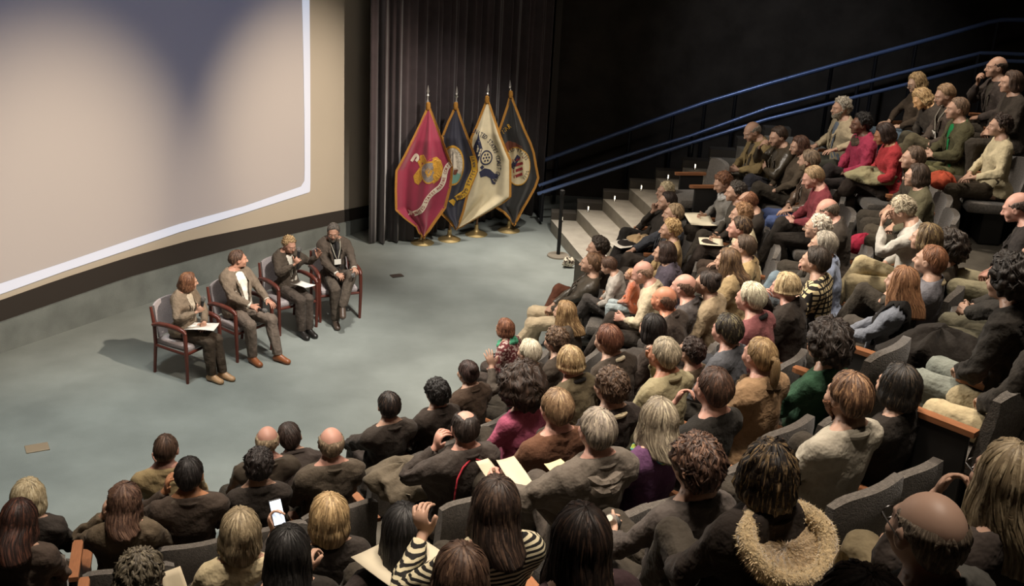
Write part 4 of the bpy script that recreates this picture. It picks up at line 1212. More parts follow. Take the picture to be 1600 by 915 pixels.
f2 = Flag('navy blue flag with a ship seal and yellow scroll, second from the left', (702,374), (714,136),
    [(168,711),(190,700),(210,692),(235,690),(270,690),(300,686),(318,684),(332,692),(342,703),(353,712)],
    [(168,714),(185,720),(205,728),(230,738),(248,744),(262,745),(280,738),(300,730),(325,724),(340,719),(353,714)], '#1d1c2c', 1.5, 2)
f2.disc('seal_ring', (708,254), 17, 31, c_gold, .007, r0=.88); f2.disc('seal', (708,254), 15, 28, c_sky, .006)
f2.disc('seal_sea', (708,262), 14, 20, c_teal, .008, r0=0, a0=.35, a1=math.pi-.35)
f2.poly('ship', [(699,262),(716,260),(713,268),(702,269)], c_brown, .010); f2.poly('ship_sails', [(702,259),(705,240),(711,236),(714,258)], c_white, .010); f2.poly('ship_mast', [(707.4,262),(708.4,262),(708.4,232),(707.4,232)], c_ink, .012)
sp2 = [(712,307),(720,303),(728,296),(731,285),(736,274),(741,263),(741,252),(738,240)]
f2.ribbon('scroll', sp2, 8.5, c_yel, .010); f2.text('scroll_lettering', 'UNITED STATES NAVY', sp2, 5.6, c_navy, .0135)
f2.poly('scroll_knot', [(701,309),(708,306),(712,311),(709,318),(706,314)], c_yel, .011)

f3 = Flag('white flag with dark eagle, round shield and curved blue lettering, third from the left', (744,366), (763,132),
    [(158,760),(175,753),(195,745),(212,737),(235,735),(270,733),(300,726),(330,717),(352,712)],
    [(158,763),(180,771),(205,780),(230,790),(246,797),(270,797),(303,797),(312,786),(325,764),(340,738),(352,716)], '#d3c4a2', 1.4, 3)
f3.text('lettering', 'UNITED STATES COAST GUARD', [(739,201),(748,204),(757,209),(766,219),(774,232),(779,246),(780,259),(777,272),(770,285)], 7.2, c_navy, .009)
f3.poly('eagle_wing', [(738,236),(741,224),(746,212),(748,203),(750,214),(749,226),(752,220),(754,228),(750,240),(746,252),(742,262),(739,252)], c_navy, .008)
f3.disc('shield_ring', (760,243), 9.5, 11.5, c_navy, .010, r0=.80); f3.disc('shield', (760,243), 8, 10, c_cream, .009)
for k in range(7):
    a = k*2*math.pi/6; q = (760, 243) if k == 6 else (760+4.3*math.cos(a), 243+5.4*math.sin(a)); f3.disc('shield_star', q, 1.4, 1.7, c_navy, .0115)
f3.poly('eagle_body', [(749,263),(757,259),(766,262),(773,269),(779,272),(775,277),(768,277),(760,272),(751,272)], c_navy, .008)
f3.ribbon('eagle_tail', [(766,272),(769,281),(774,285)], 2.2, c_navy, .010)
f3.poly('eagle_head', [(750,256),(754,253),(757,257),(753,260)], c_navy, .010)

f4 = Flag('black flag with a round striped shield seal and gold lettering, right of the four', (795,360), (797,126),
    [(150,797),(165,793),(185,786),(205,779),(250,778),(300,777),(320,777),(328,789),(338,797),(347,802)],
    [(150,799),(175,809),(200,819),(222,829),(237,834),(255,837),(275,841),(290,836),(308,826),(328,814),(347,804)], '#1b1917', 1.6, 4)
f4.text('lettering', 'WAR', [(785,204),(791,198),(798,193)], 7.5, c_yel, .008)
f4.poly('dome', [(783,236),(786,224),(794,218),(806,220),(815,224),(818,232),(806,230),(796,233)], c_brown, .007)
f4.disc('seal_ring', (808,256), 20, 29, c_cream, .008, r0=.72); f4.disc('seal_rim', (808,256), 20.6, 29.8, c_gold, .010, r0=.95); f4.disc('seal_field', (808,256), 14.5, 21, c_cream, .007)
for k in range(4):
    o = k*8.5; f4.poly('stripe', [(801+k*.6,250+o-4),(817-k*.4,243+o-4),(818-k*.4,247+o-4),(801+k*.6,254.5+o-4)], c_red, .010)
f4.poly('shield_canton', [(797,258),(808,238),(813,241),(803,262)], c_navy, .011)
f4.text('seal_lettering', 'UNITED STATES', [(791.5,248),(794,238),(799,231.5),(806,229.5),(814,232),(820,238),(824,246)], 5.2, c_ink, .013)
f4.text('lettering', '1775', [(818,275),(823,268),(825,262)], 5, c_ink, .013)
# ------------------------------------------------------------------ theatre seat (faces +Y, origin on the tier under the sitter)
M_SEAT = mat('seat cloth', '#55504a', rough=.95, noise=.35, scale=70, bump=.5, bscale=120, sheen=.3, spec=.15)
M_SHELL = mat('seat shell', '#141312', rough=.6); M_ARM = mat('arm wood', '#8e5f40', rough=.42, noise=.18, scale=12, stretch=(8,1,8))
def seat_meshes():
    back = MB(); n = 12; cols = []
    # rounded backrest: plan curved round the sitter, top corners rounded
    W, H0, H1, T = .265, .40, .86, .085
    us = np.linspace(-1, 1, n+1); vs = np.linspace(0, 1, 8)
    def pt(u, v, side):
        x = W*u; zt = H1-.045*abs(u)**6; z = H0+(zt-H0)*v
        y = -.205-.075*v+.05*u*u-side*T*(1-.35*v**6)*(1-.25*abs(u)**6)
        return (x, y, z)
    for side in (0, 1):
        for v in vs:
            for u in us: back.V.append(pt(u, v, side))
    m = n+1; off = m*len(vs)
    for j in range(len(vs)-1):
        for i in range(n):
            a = j*m+i; back.F.append((a+1, a, a+m, a+m+1)); back.F.append((off+a, off+a+1, off+a+m+1, off+a+m))
    top = (len(vs)-1)*m
    for i in range(n): back.F.append((top+i+1, top+i, off+top+i, off+top+i+1)); back.F.append((i, i+1, off+i+1, off+i))
    for j in range(len(vs)-1):
        a = j*m; back.F.append((a, off+a, off+a+m, a+m)); a = j*m+n; back.F.append((off+a, a, a+m, off+a+m))
    bk = back.mesh('backrest', True)
    cu = MB().box((0,.03,.395), (.50,.50,.11), bev=.035).mesh('cushion', True)
    arm = MB().prism([(-.030,-.20),(.030,-.20),(.030,.16),(.022,.19),(-.022,.19),(-.030,.16)], .615, .645)
    a = arm.mesh('armrest'); sup = MB().box((0,-.02,.31), (.035,.30,.61), bev=.01).mesh('arm_support')
    base = MB().box((0,-.02,.17), (.34,.22,.34), bev=.02).mesh('pedestal')
    for me, mt in ((bk, M_SEAT), (cu, M_SEAT), (a, M_ARM), (sup, M_SHELL), (base, M_SHELL)): me.materials.append(mt)
    return bk, cu, a, sup, base
SEATM = seat_meshes()
def seat(loc, rz, label, group='charcoal theatre seats', arms=(1,)):
    e = empty('theatre_seat', loc, rz); tag(e, label, 'seat', group)
    link('backrest', SEATM[0], None, e); link('cushion', SEATM[1], None, e); link('pedestal', SEATM[4], None, e)
    for s in arms:
        a = link('armrest', SEATM[2], None, e); a.location.x = .288*s
        p = link('arm_support', SEATM[3], None, a)
    return e
def face_stage(x, y):
    d = Vector((C0.x-x, C0.y-y)); return math.atan2(-d.x, d.y)
# ------------------------------------------------------------------ the audience: px, py of each head in the photograph, row, look and label
LEGS['aud'] = (v3(.12,.37,.09), v3(.06,.4,1), 0, -.08)
LEGS['aud2'] = (v3(.15,.40,.09), v3(.2,.4,1), 0, -.15)
LEGS['in'] = (v3(.10,.28,.10), v3(.05,.5,.8), .2, 0)
STAGE = Vector((-2.5,12.2,1.1))
CROWD = []; WHO = []
def A(x, y, label, sex='m', hair=('short','#2b2018'), top=('top','#35332f'), legs='#26241f', arm=('lap','lap'), leg=None, k=None, look=(0,0,0), lean=.06, bend=0., scale=None, lod=None, seatlab=None, turn=0., side=0., dz=0., noseat=False, fix=False, **kw):
    i = len(CROWD); sc = scale or (.95 if sex == 'f' else 1.)
    leg = leg or (('aud','aud'), ('aud2','aud'), ('aud','in'), ('over','aud'), ('aud','over'))[i % 5]
    tz = RISE
    def solve(kk, ln):
        p = dict(lean=ln, bend=bend, side=side, armR=arm[0], armL=arm[1], legR=leg[0], legL=leg[1], yaw=0, pitch=look[1], roll=look[2])
        ho = pose(p)['head'](v3(0,-.02,1.255))*sc; z0 = RISE*kk+.53*(1-sc)+dz
        pt = at_z(x, y, z0+ho[2]); rz = face_stage(pt.x, pt.y)+turn
        R = Matrix.Rotation(rz, 3, 'Z'); root = pt-R @ Vector(ho); root.z = z0
        return root, rz, p, (Vector((root.x, root.y))-C0.xy).length-(R0+PITCHR*kk), pt
    ks = range(0, 10) if k is None else (k,)
    best = min(ks, key=lambda q: abs(solve(q, lean)[3]))
    ln = lean
    for _ in range(0 if fix else 3):
        root, rz, p, diff, pt = solve(best, ln); ln = min(max(ln-diff/.7*.8, lean-.18), lean+.17)
    root, rz, p, diff, pt = solve(best, ln)
    d = STAGE-pt; want = math.atan2(-d.x, d.y)-rz; want = (want+math.pi) % (2*math.pi)-math.pi
    p['yaw'] = max(-1.1, min(1.1, want+look[0])); p['twist'] = p['yaw']*.15
    kw.setdefault('fat', .06+.05*((i*7) % 5))
    r, M = person(label, i, sex, sc, p=p, hair=hair, top=top, legs=legs, lod=lod or ('hi' if y > 470 else 'mid'), **kw)
    r.location = root; r.rotation_euler = (0,0,rz)
    WHO.append((label, r, M, best))
    CROWD.append((x, y, best, round(diff, 2), round(ln, 2), label))
    if not noseat:
        s = Vector((root.x, root.y, RISE*best+dz))
        words = label.replace('person in ','').replace('person with ','').split()
        short = ' '.join(words[:9])
        seat(s, rz, 'charcoal theatre seat under sitter: '+short, None)
    return r, M
SK, SKD, SKL, SKP = '#ac8a76', '#64483a', '#c0a08a', '#b88c7c'
BLK, DK = '#1b1917', '#2b2825'

# --- top right, last rows
A(1558,104,'person balding in dark suit, chin on hand, highest row by the rails', hair=('fringe','#3a2c22'), top=('jacket','#2a2624'), arm=('chin','lap'), k=6, extras=('eyes',))
A(1581,128,'person with brown hair and dark clothes just beside the balding chin-holder at top', 'f', ('bob','#4a3424'), ('top','#26231f'), k=6)
A(1432,128,'person with long wavy blonde hair and glasses looking down in dark sweater', 'f', ('wavy','#a8864f','#d8b878'), ('top','#3a332c'), '#5a6a78', ('thigh','lap'), k=5, look=(0,.35,0), extras=('eyes','glasses'), skincol=SKL)
A(1440,153,'person with blonde hair and brightly lit face looking down, dark zip hoodie', 'f', ('wavy','#b08a4e','#dcbc7c'), ('coat','#33302c'), '#4d4a3e', ('lap','lap'), k=5, look=(.1,.5,.2), skincol='#d8ac7c', bend=.30)
A(1477,147,'person with short fair hair in dark jacket with pale lanyard', 'm', ('short','#8a6a44'), ('jacket','#3a3430'), '#57513f', ('lap','lap'), k=5, look=(0,.3,0), extras=(('lanyard',),'eyes'), dz=.05)
A(1497,169,'person with grey-brown hair, dark green coat open over bright green shirt', 'm', ('short','#6a513a'), ('jacket','#3b3a2a'), '#6a6748', ('clasp','clasp'), k=5, shirt='#1f7a45', leg=('aud','aud'), extras=('eyes',))
A(1563,196,'person with dark curly hair, cream top, grey jacket over one arm', 'f', ('curly','#34241a'), ('top','#b5a98a'), '#2a261f', ('lap','rest'), k=5)
A(1315,168,'person with curly grey hair and beard, tan jacket over denim shirt, arm out', 'm', ('curly','#9a9280'), ('jacket','#a0937a'), '#3a3d38', ('rest','out'), k=4, shirt='#67707c', extras=(('beard','#8f8878'),'eyes'), lod='hi')
A(1346,193,'person with black hair and dark skin in a magenta pink jacket', 'm', ('curly','#120e0c'), ('coat','#8e3148'), '#1c1a1a', ('lap','lap'), k=4, skincol=SKD, extras=(('scarf','#4a3f34'),), lod='hi', dz=-.02)
A(1382,209,'person with dark brown hair in a bright red sweater', 'f', ('bob','#2c1c14'), ('top','#983236'), '#241f1c', ('lap','lap'), k=4, skincol='#9a6c50', look=(-.1,.35,0), lod='hi', dz=.05)
A(1428,246,'person with short brown hair half hidden behind a brown-haired woman in glasses', 'm', ('short','#5a4430'), ('top','#2b2822'), k=4)
A(1433,274,'person with brown hair and glasses in an olive coat near orange scarf', 'f', ('bob','#3a2a1c'), ('coat','#56523f'), '#2e2b24', k=4, extras=('glasses',))
A(1175,204,'person balding with grey fringe in an olive tan jacket, hands in lap', 'm', ('fringe','#7d7466'), ('jacket','#857452'), '#2b2a24', ('clasp','clasp'), k=3, look=(0,.45,0), extras=('eyes',), lod='hi')
A(1216,212,'person with dark brown hair, fist at mouth, black leather jacket', 'm', ('short','#3c2a1c'), ('jacket','#2e2a22'), '#1f2026', ('mouth','cross'), k=3, toppat='leather', look=(.1,.2,0), dz=.02)
A(1249,227,'person with chin-length auburn brown hair in a dark grey top', 'f', ('bob','#4a2e1e'), ('top','#3a342c'), k=3, look=(0,.2,0), extras=('eyes',))
A(1265,250,'person with grey-brown hair and beard facing us in worn brown leather jacket', 'm', ('short','#6b573f'), ('jacket','#4a3f36'), '#46547a', ('lap','rest'), k=3, toppat='leather', look=(-.5,.1,0), extras=(('beard','#7a6a54'),'eyes'), lod='hi')
A(1271,276,'person with sandy grey hair in a maroon red sweater, hands folded', 'm', ('short','#9a7c50'), ('top','#6f3238'), '#1e1c1a', ('clasp','clasp'), k=3, look=(0,.35,0), skincol=SKP, leg=('over','aud'), lod='hi')
A(1293,328,'person bald on top with brown sides in dark coat behind maroon sweater', 'm', ('fringe','#5f5040'), ('coat','#2c2925'), k=3, look=(0,.4,0), skincol=SKP, lod='hi')
A(1279,354,'person with white curly hair and glasses in a dark grey jacket', 'm', ('curly','#b9ad98'), ('jacket','#393732'), '#64727a', ('lap','lap'), k=3, extras=('glasses',), vol=-.012, lod='hi')
A(1288,381,'person with short grey hair in a light blue shirt', 'm', ('short','#8f8674'), ('top','#8b96ac'), '#5a5f62', k=3, extras=(('collar','#8b96ac'),), lod='hi')
A(1275,407,'person with dark brown hair in black and cream plaid shirt', 'm', ('short','#33281d'), ('top','#c2b28a'), '#3d3a36', k=3, toppat='plaid', col2='#1d1a17', vol=.008, lod='hi')
A(1228,448,'person with short blond hair in a black coat, hand at mouth', 'f', ('bob','#b09460','#dcc48c'), ('coat','#211d1a'), '#2a2723', ('mouth','lap'), k=3, hlen=.03, skincol=SKP, lod='hi')
A(1174,465,'person with white hair in a mauve pink sweater', 'm', ('short','#c6b896'), ('top','#7c4c4c'), '#24262a', k=3, vol=.006, skincol=SKP, extras=(('collar','#2b2a2a'),))
A(1410,328,'person with grey hair covering face with hand, pale grey sweater, khaki trousers', 'm', ('curly','#9c8f72'), ('top','#a9a59c'), '#a59878', ('lap','face'), k=4, look=(0,.45,0), leg=('over','aud'), vol=-.010, lod='hi')
A(1448,372,'person with brown highlighted hair hidden behind the auburn-haired man', 'f', ('bob','#5a4426','#9c8148'), ('top','#33302a'), k=4, dz=.08)
A(1480,388,'person with a big mass of dark curly hair near the walkway', 'f', ('afro','#2e241a'), ('top','#2b2721'), k=4, vol=-.02, dz=-.06)
A(1455,407,'person with short auburn hair and white collar in a grey jacket', 'm', ('short','#7a4a24'), ('jacket','#5f5e62'), '#33312d', k=4, turn=.1, extras=(('collar','#c8b894'),), lod='hi')
A(1410,440,'person with long straight auburn hair, black vest, grey sleeves, hands clasped', 'f', ('long','#8a5a30','#b07c48'), ('top','#6e727a'), '#35332f', ('clasp','clasp'), k=4, extras=(('vest','#181614'),), lod='hi')
# --- right end beyond the walkway
A(1592,323,'person bald at the right edge in black jacket, khaki trousers', 'm', ('fringe','#4a3a30'), ('jacket','#1d1b1a'), '#8f8970', k=5, skincol=SKP, look=(0,.3,0), leg=('aud','aud'), lod='hi')
A(1632,392,'person mostly outside the right edge, clasped hands and olive trousers showing', 'm', ('short','#2b2018'), ('coat','#22211f'), '#565243', ('clasp','clasp'), k=5, leg=('aud','aud'), lod='hi')
A(1578,440,'person with big dark curly hair at right edge, pale grey trousers', 'f', ('afro','#241d17'), ('coat','#1b1a18'), '#7d8279', k=6, vol=-.03, lod='hi')
A(1650,478,'person outside the right edge whose khaki knees show in the walkway', 'm', ('short','#2b2018'), ('coat','#201e1b'), '#b3a482', k=6, leg=('aud','aud'), lod='hi')

# --- second row block right of the stairs
A(1129,284,'person with curly auburn hair writing, pale grey scarf and grey cardigan', 'f', ('curly','#6a4024','#a06a3c'), ('top','#74716c'), '#2a2621', ('paper','lap'), k=2, look=(.1,.4,0), extras=(('scarf','#9a9a98'),), lod='hi')
A(1150,299,'person with dark grey curly hair between the auburn writer and red-haired man', 'f', ('curly','#3d362e'), ('top','#34322e'), k=2)
A(1168,315,'person with receding reddish-brown hair in black jacket looking down at notes', 'm', ('thin','#7a4c2a'), ('jacket','#201d1a'), '#2a2522', ('paper','lap'), k=2, look=(0,.5,0))
A(1159,334,'person with wavy light brown hair over a cream sleeved top', 'f', ('curly','#8a6236'), ('top','#c9bf9f'), '#2d2621', ('lap','thigh'), k=2, lod='hi')
A(1157,355,'person with parted dark brown hair in black, seen behind the orange print bag', 'm', ('short','#3a291c','#8a6a40'), ('top','#2a2623'), '#4a4740', k=2, skincol=SKP)
A(1163,385,'person with short dark brown hair in tan corduroy jacket, hands raised in lap', 'm', ('short','#4a3826'), ('jacket','#94805c'), '#37332f', ('clasp','lap'), k=2, lod='hi', extras=('eyes',))
A(1138,406,'person with long straight brown hair lightening to gold at the ends', 'f', ('long','#5c4228','#8a6a3c'), ('top','#8f7c5c'), '#332f2a', k=2, lod='hi', dz=.06)
A(1106,442,'person with dark upswept hair in a sand coloured sweater', 'f', ('bun','#2c2018'), ('top','#93836a'), '#33302b', k=2, lod='hi', dz=.04)
A(1070,447,'person with shaved bald head in charcoal jacket, right one of two bald men', 'm', ('fringe','#6b4f3c'), ('jacket','#4e4a49'), '#2d2b29', k=2, skincol=SKP, vol=-.004, lod='hi', dz=-.03)
A(1039,467,'person with bald head in dark jacket, left one of two bald men', 'm', ('fringe','#7a5a44'), ('jacket','#38332f'), '#2a2826', k=2, skincol='#bd8064', vol=-.004, lod='hi')
A(1020,512,'person with long black hair and cream collar, seen between bald men and brown curls', 'f', ('long','#1c1511'), ('top','#2c2622'), k=2, hlen=.12)
# --- first rows at the foot of the stairs
A(1040,298,'person with fluffy white hair at the stair end of the second row', 'f', ('curly','#c0ab7e','#e2d2a8'), ('top','#23211e'), '#1c1b1a', k=1, vol=-.008, lod='hi', extras=('eyes',))
A(1043,314,'person with dark hair resting cheek on hand beside the white-haired woman', 'm', ('short','#2a1d15'), ('top','#1f1d1b'), '#1d1b1a', ('cheek','lap'), k=1, extras=('eyes',), leg=('over','aud'))
A(1053,333,'person with neat grey-brown hair in dark jacket, arm stretched to crossed knee', 'm', ('short','#8c7450'), ('jacket','#2c2f35'), '#2a2724', ('knee','lap'), k=1, extras=('eyes',), leg=('over','aud'), lod='hi')
A(1048,358,'person with light blond curls in tan knit, second row by the stairs', 'f', ('curly','#b48c4c','#dcbc78'), ('top','#9a8460'), '#2b2723', k=1, lod='hi')
A(1039,394,'person with sleek dark brown bob in a slate purple hooded coat', 'f', ('bob','#33221a'), ('coat','#4b454e'), '#5f6a68', k=1, extras=(('hood','#4b454e'),), lod='hi')
A(1005,425,'person with shaved head in cream shirt leaning to the child beside him', 'm', ('fringe','#8a6a52'), ('top','#b9ad93'), '#2b2825', ('rest','paper'), k=1, skincol=SKP, vol=-.005, look=(0,.35,0), extras=(('collar','#b9ad93'),), lod='hi')
A(951,415,'person, a young boy with brown hair, in a pale grey checked shirt', 'm', ('short','#4f3522'), ('top','#a9a49c'), '#3f3d3c', ('lap','lap'), k=1, scale=.76, vol=.006, look=(-.2,.45,0), lod='hi')
A(925,411,'person with brown hair in black leather jacket and khaki trousers, front row', 'm', ('short','#6a4a2c'), ('jacket','#322e28'), '#b3a388', ('lap','lap'), k=0, toppat='leather', leg=('flat','ext'), extras=('eyes',), lod='hi', lean=-.26, fix=True)
A(934,386,'person with dark curly hair, front row seat nearest the stairs, legs crossed', 'f', ('curly','#33291f'), ('top','#2c2520'), '#5a3a2e', ('lap','lap'), k=0, leg=('over','aud'), vol=.01)
A(986,428,'person, a toddler in a bright orange knit on the lap beside the shaved man', 'f', ('crop','#c08a5a'), ('top','#c4693f'), '#9aa6a8', ('lap','lap'), k=1, scale=.52, noseat=True, dz=.22, leg=('flat','flat'), lod='mid', toppat='fuzzy')
# --- middle block
A(883,487,'person with long fair brown hair fanned over a dark coat, front row', 'f', ('long','#8a6636','#caa566'), ('coat','#35302b'), k=0, lod='hi')
A(869,532,'person with curly mid brown hair over a dark cardigan, white cuff', 'f', ('curly','#5f4630','#93724c'), ('top','#322d28'), k=1, dz=-.04)
A(826,550,'person with silver white hair, hand raised in front', 'f', ('short','#cdc0a0','#e8dec4'), ('top','#3b3733'), k=0, arm=('rest','raise'), vol=.012)
A(789,512,'person, a child with straight auburn hair in a patterned top, front row', 'f', ('bob','#7a4628','#b0744a'), ('top','#5a2c30'), '#3d3835', k=0, scale=.78, toppat='print', col2='#b9a49c', extras=(('scarf','#4f9a78'),))
A(891,564,'person with blond bob haircut in an olive jacket with dark collar', 'f', ('bob','#9c7c48','#d4b980'), ('jacket','#554c3a'), k=2, hlen=.05, skincol=SKP, extras=(('collar','#1f1c19'),))
A(951,531,'person with red-brown hair and white shirt collar in a dark suit', 'm', ('short','#6a3a22','#9a6440'), ('jacket','#35302b'), k=2, extras=(('collar','#c9bda2'),), vol=.006)
A(1038,553,'person with grey hair holding face in hand, beige olive shirt', 'm', ('short','#8f8268'), ('top','#8f8669'), '#5c5747', ('face','lap'), k=3, extras=(('collar','#8f8669'),), skincol='#a5735a')
A(1080,549,'person with dark brown wavy hair seen just behind the face-holding grey man', 'f', ('curly','#33231a'), ('top','#5a4e3e'), k=2, vol=-.006, dz=-.10)
A(1136,516,'person with dark pixie hair frosted on top, grey shoulder', 'f', ('short','#2a221b','#8a7c50'), ('top','#55565a'), k=3, vol=.012, skincol=SKP)
A(1187,555,'person with blond-brown ponytail in camel tan coat with dark collar', 'f', ('pony','#8a6a3a','#b8985c'), ('coat','#8a7054'), k=4, extras=(('scarf','#4a3a28'),), skincol=SKP)
A(731,582,'person with dark brown hair in a bun, front row, dark brown jacket', 'f', ('bun','#33201a'), ('coat','#322922'), k=0)
A(815,608,'person with huge dark brown afro in a bright pink blouse', 'f', ('afro','#2f2118','#4c3626'), ('top','#a0536c'), k=2, vol=.015)
A(681,614,'person with messy black curls in a black jacket, front row', 'f', ('curly','#14100d'), ('coat','#24201d'), k=0, vol=.008)
A(606,634,'person with short black hair in a dark suit, front row, leg crossed', 'm', ('short','#1b1411','#4a382a'), ('jacket','#2a2724'), '#2f2c2a', ('rest','knee'), k=0, leg=('aud','over'))
A(868,638,'person with short light brown hair in a rust brown sweater', 'm', ('short','#7a5c3a','#a88a5c'), ('top','#5c4030'), k=3, vol=.006, skincol=SKP)
A(953,604,'person with tight brown curls and white collar in black jacket', 'm', ('curly','#4c3726','#7a5c40'), ('jacket','#1e1b19'), k=3, extras=(('collar','#c2b596'),))
A(932,672,'person with short grey hair in a grey hooded sweatshirt', 'm', ('short','#85796a','#b0a288'), ('coat','#5c554d'), '#3f3c38', k=4, extras=(('hood','#6a6259'),), skincol=SKP, arm=('lap',(v3(.30,.30,.80), v3(1,-.3,-.6), v3(.1,1,.25), v3(-.9,0,-.3), 55)))
A(1027,655,'person with long ash grey hair, teal and lime scarf, purple top', 'f', ('bob','#7d705a','#b5a888'), ('top','#4c3350'), k=4, hlen=.16, extras=(('scarf','#2f9aa6','print','#a8b84a',.026),))
A(1113,607,'person with dark brown short hair in a black sweater, fist at mouth', 'm', ('short','#3c2618','#6a4630'), ('top','#171615'), k=4, arm=('rest','mouth'), skincol=SKP, vol=.004, turn=.1)
A(1325,620,'person with brown hair and beard in a pale sage button shirt', 'm', ('short','#5c3d24','#a87c4c'), ('top','#9a9486'), k=5, extras=(('beard','#6a4428'),('collar','#9a9486')), vol=.008)
A(1403,603,'person with shiny black hair in black, right of the bearded man in sage shirt', 'f', ('bob','#171310','#4a3c2a'), ('top','#1a1816'), k=5, dz=-.06)
A(1290,540,'person with bushy dark hair tied with cream flower scrunchie, dark green top', 'f', ('afro','#2a2019'), ('top','#20382a'), k=4, vol=-.01, extras=('scrunchie',))
A(725,668,'person balding on the crown with black hair, dark jacket with red piping', 'm', ('thin','#221812'), ('coat','#2d2a28'), k=2, extras=('cords',), arm=('rest','cheek'), skincol=SKP)
A(515,692,'person with thinning grey-brown hair and bald crown in brown tweed jacket', 'm', ('fringe','#7a664c'), ('jacket','#4e463c'), k=1, skincol=SKP, vol=.003)
A(455,682,'person with dark brown hair seen between two balding men', 'm', ('short','#2f211a'), ('jacket','#2b2725'), k=0, bend=.45, lean=.2, fix=True)
A(415,688,'person with shiny bald pate and pale fringe in dark leather jacket, front row', 'm', ('fringe','#a08a68'), ('jacket','#38342e'), k=0, toppat='leather', skincol=SKP)
A(402,727,'person with dark curly hair in black, just behind the shiny bald pate', 'f', ('curly','#1f1714'), ('top','#221f1d'), k=1)
A(293,741,'person with close black hair in dark brown jacket, hand by neck', 'm', ('short','#171210'), ('jacket','#332d29'), k=1, arm=('lap','cheek'), skincol='#a87858')
A(257,701,'person with cropped brown hair in a khaki safari shirt, leftmost of front row', 'm', ('crop','#4a3424'), ('top','#9c8a66'), '#33363a', k=0, arm=('rest','chin'), skincol=SKP)
A(192,782,'person with long wavy brown hair in a grey-brown blazer, hand raised', 'f', ('wavy','#54392a','#7d5c44'), ('jacket','#5c5142'), k=1, hlen=.16, arm=('rest','cheek'))
A(42,775,'person with platinum blond bob at the left edge in black', 'f', ('bob','#b9a678','#e6d9b0'), ('jacket','#2c2a28'), k=1, hlen=.11)
A(24,812,'person with dark reddish hair in front of the platinum blond, left edge', 'f', ('long','#2e1a14','#6a3c28'), ('top','#38322d'), k=2, hlen=.16, look=(0,.3,0))
A(373,830,'person with smooth ash blond bob in cream cardigan', 'f', ('bob','#857350','#b3a078'), ('top','#b5a888'), k=3, hlen=.12)
A(447,862,'person with long black hair right of the ash bob, black clothes', 'f', ('long','#110e0c'), ('top','#191715'), k=4, hlen=.2)
A(512,806,'person with rounded honey blond bob holding a lit phone', 'f', ('bob','#947644','#c4a468'), ('top','#1f1c1a'), k=3, hlen=.11, arm=('rest',(v3(.20,.27,.96), v3(1,-.3,-.8), v3(-.1,.6,.8), v3(-.8,-.5,0), 60)))
A(628,826,'person with very long straight black hair, wrist raised at left', 'f', ('long','#0f0c0b'), ('top','#1f1b1a'), k=4, arm=('rest',(v3(.38,.12,.96), v3(1,-.5,-.5), v3(-.3,.6,.7), v3(-.6,.2,-.8), 60)))
A(772,788,'person with long dark brown hair in black and white striped top', 'f', ('long','#2b1d15','#5a4230'), ('top','#bcb396'), k=5, hlen=.17, toppat='stripe', col2='#1b1917', arm=('lap',(v3(.19,.18,.98), v3(1,-.3,-.8), v3(.05,.25,1), v3(-.7,.6,.1), 50)))
A(717,898,'person with brown hair cut off by the bottom edge, center', 'f', ('bob','#4a3223','#7a5a40'), ('top','#33292a'), k=5)
A(905,842,'person with very long dark brown hair with pinned crown, bottom edge', 'f', ('long','#1f1511','#4a3426'), ('top','#2e2326'), k=6, hlen=.3)
A(216,902,'person with curly grey hair at bottom edge, lower left', 'f', ('curly','#5c523f','#8f8468'), ('top','#3a3530'), k=4, vol=-.004)
A(1085,728,'person with thick curly brown hair in a charcoal sweater holding a water bottle', 'f', ('curly','#3b2519','#8a6246'), ('top','#4a4440'), k=5, vol=.02, arm=('rest','paper'))
A(1197,738,'person with glossy dark hair with golden streaks and cream fur hood', 'f', ('wavy','#1c130e','#a0804c'), ('coat','#1d1a18'), k=6, hlen=.10, extras=('furcollar',))
A(1450,832,'person with bald grey-fringed head and glasses in dark fleece, bottom right', 'm', ('fringe','#6a5a48','#9a8a72'), ('coat','#3a3b3a'), '#b5a480', k=7, extras=('glasses',), leg=('aud2','aud2'), skincol='#a88a78')
A(1575,748,'person with long grey-blond hair at the right edge, tan trousers', 'f', ('long','#84704c','#b8a47c'), ('top','#2a2624'), '#7f735a', k=7, leg=('aud','over'), arm=('paper','mouth'), extras=('glasses',))
A(1335,985,'person below the bottom edge whose pink fuzzy sleeves and clasped hands show', 'f', ('bob','#4a3a30'), ('top','#a86a80'), '#b8aa88', k=8, arm=((v3(.06,.26,.93), v3(1,.2,-.6), v3(-.6,.6,.5), v3(-.8,-.4,.1), 75), (v3(.06,.25,.91), v3(1,.2,-.6), v3(-.6,.6,.5), v3(-.8,-.4,.1), 75)), toppat='fuzzy', leg=('aud','aud'))
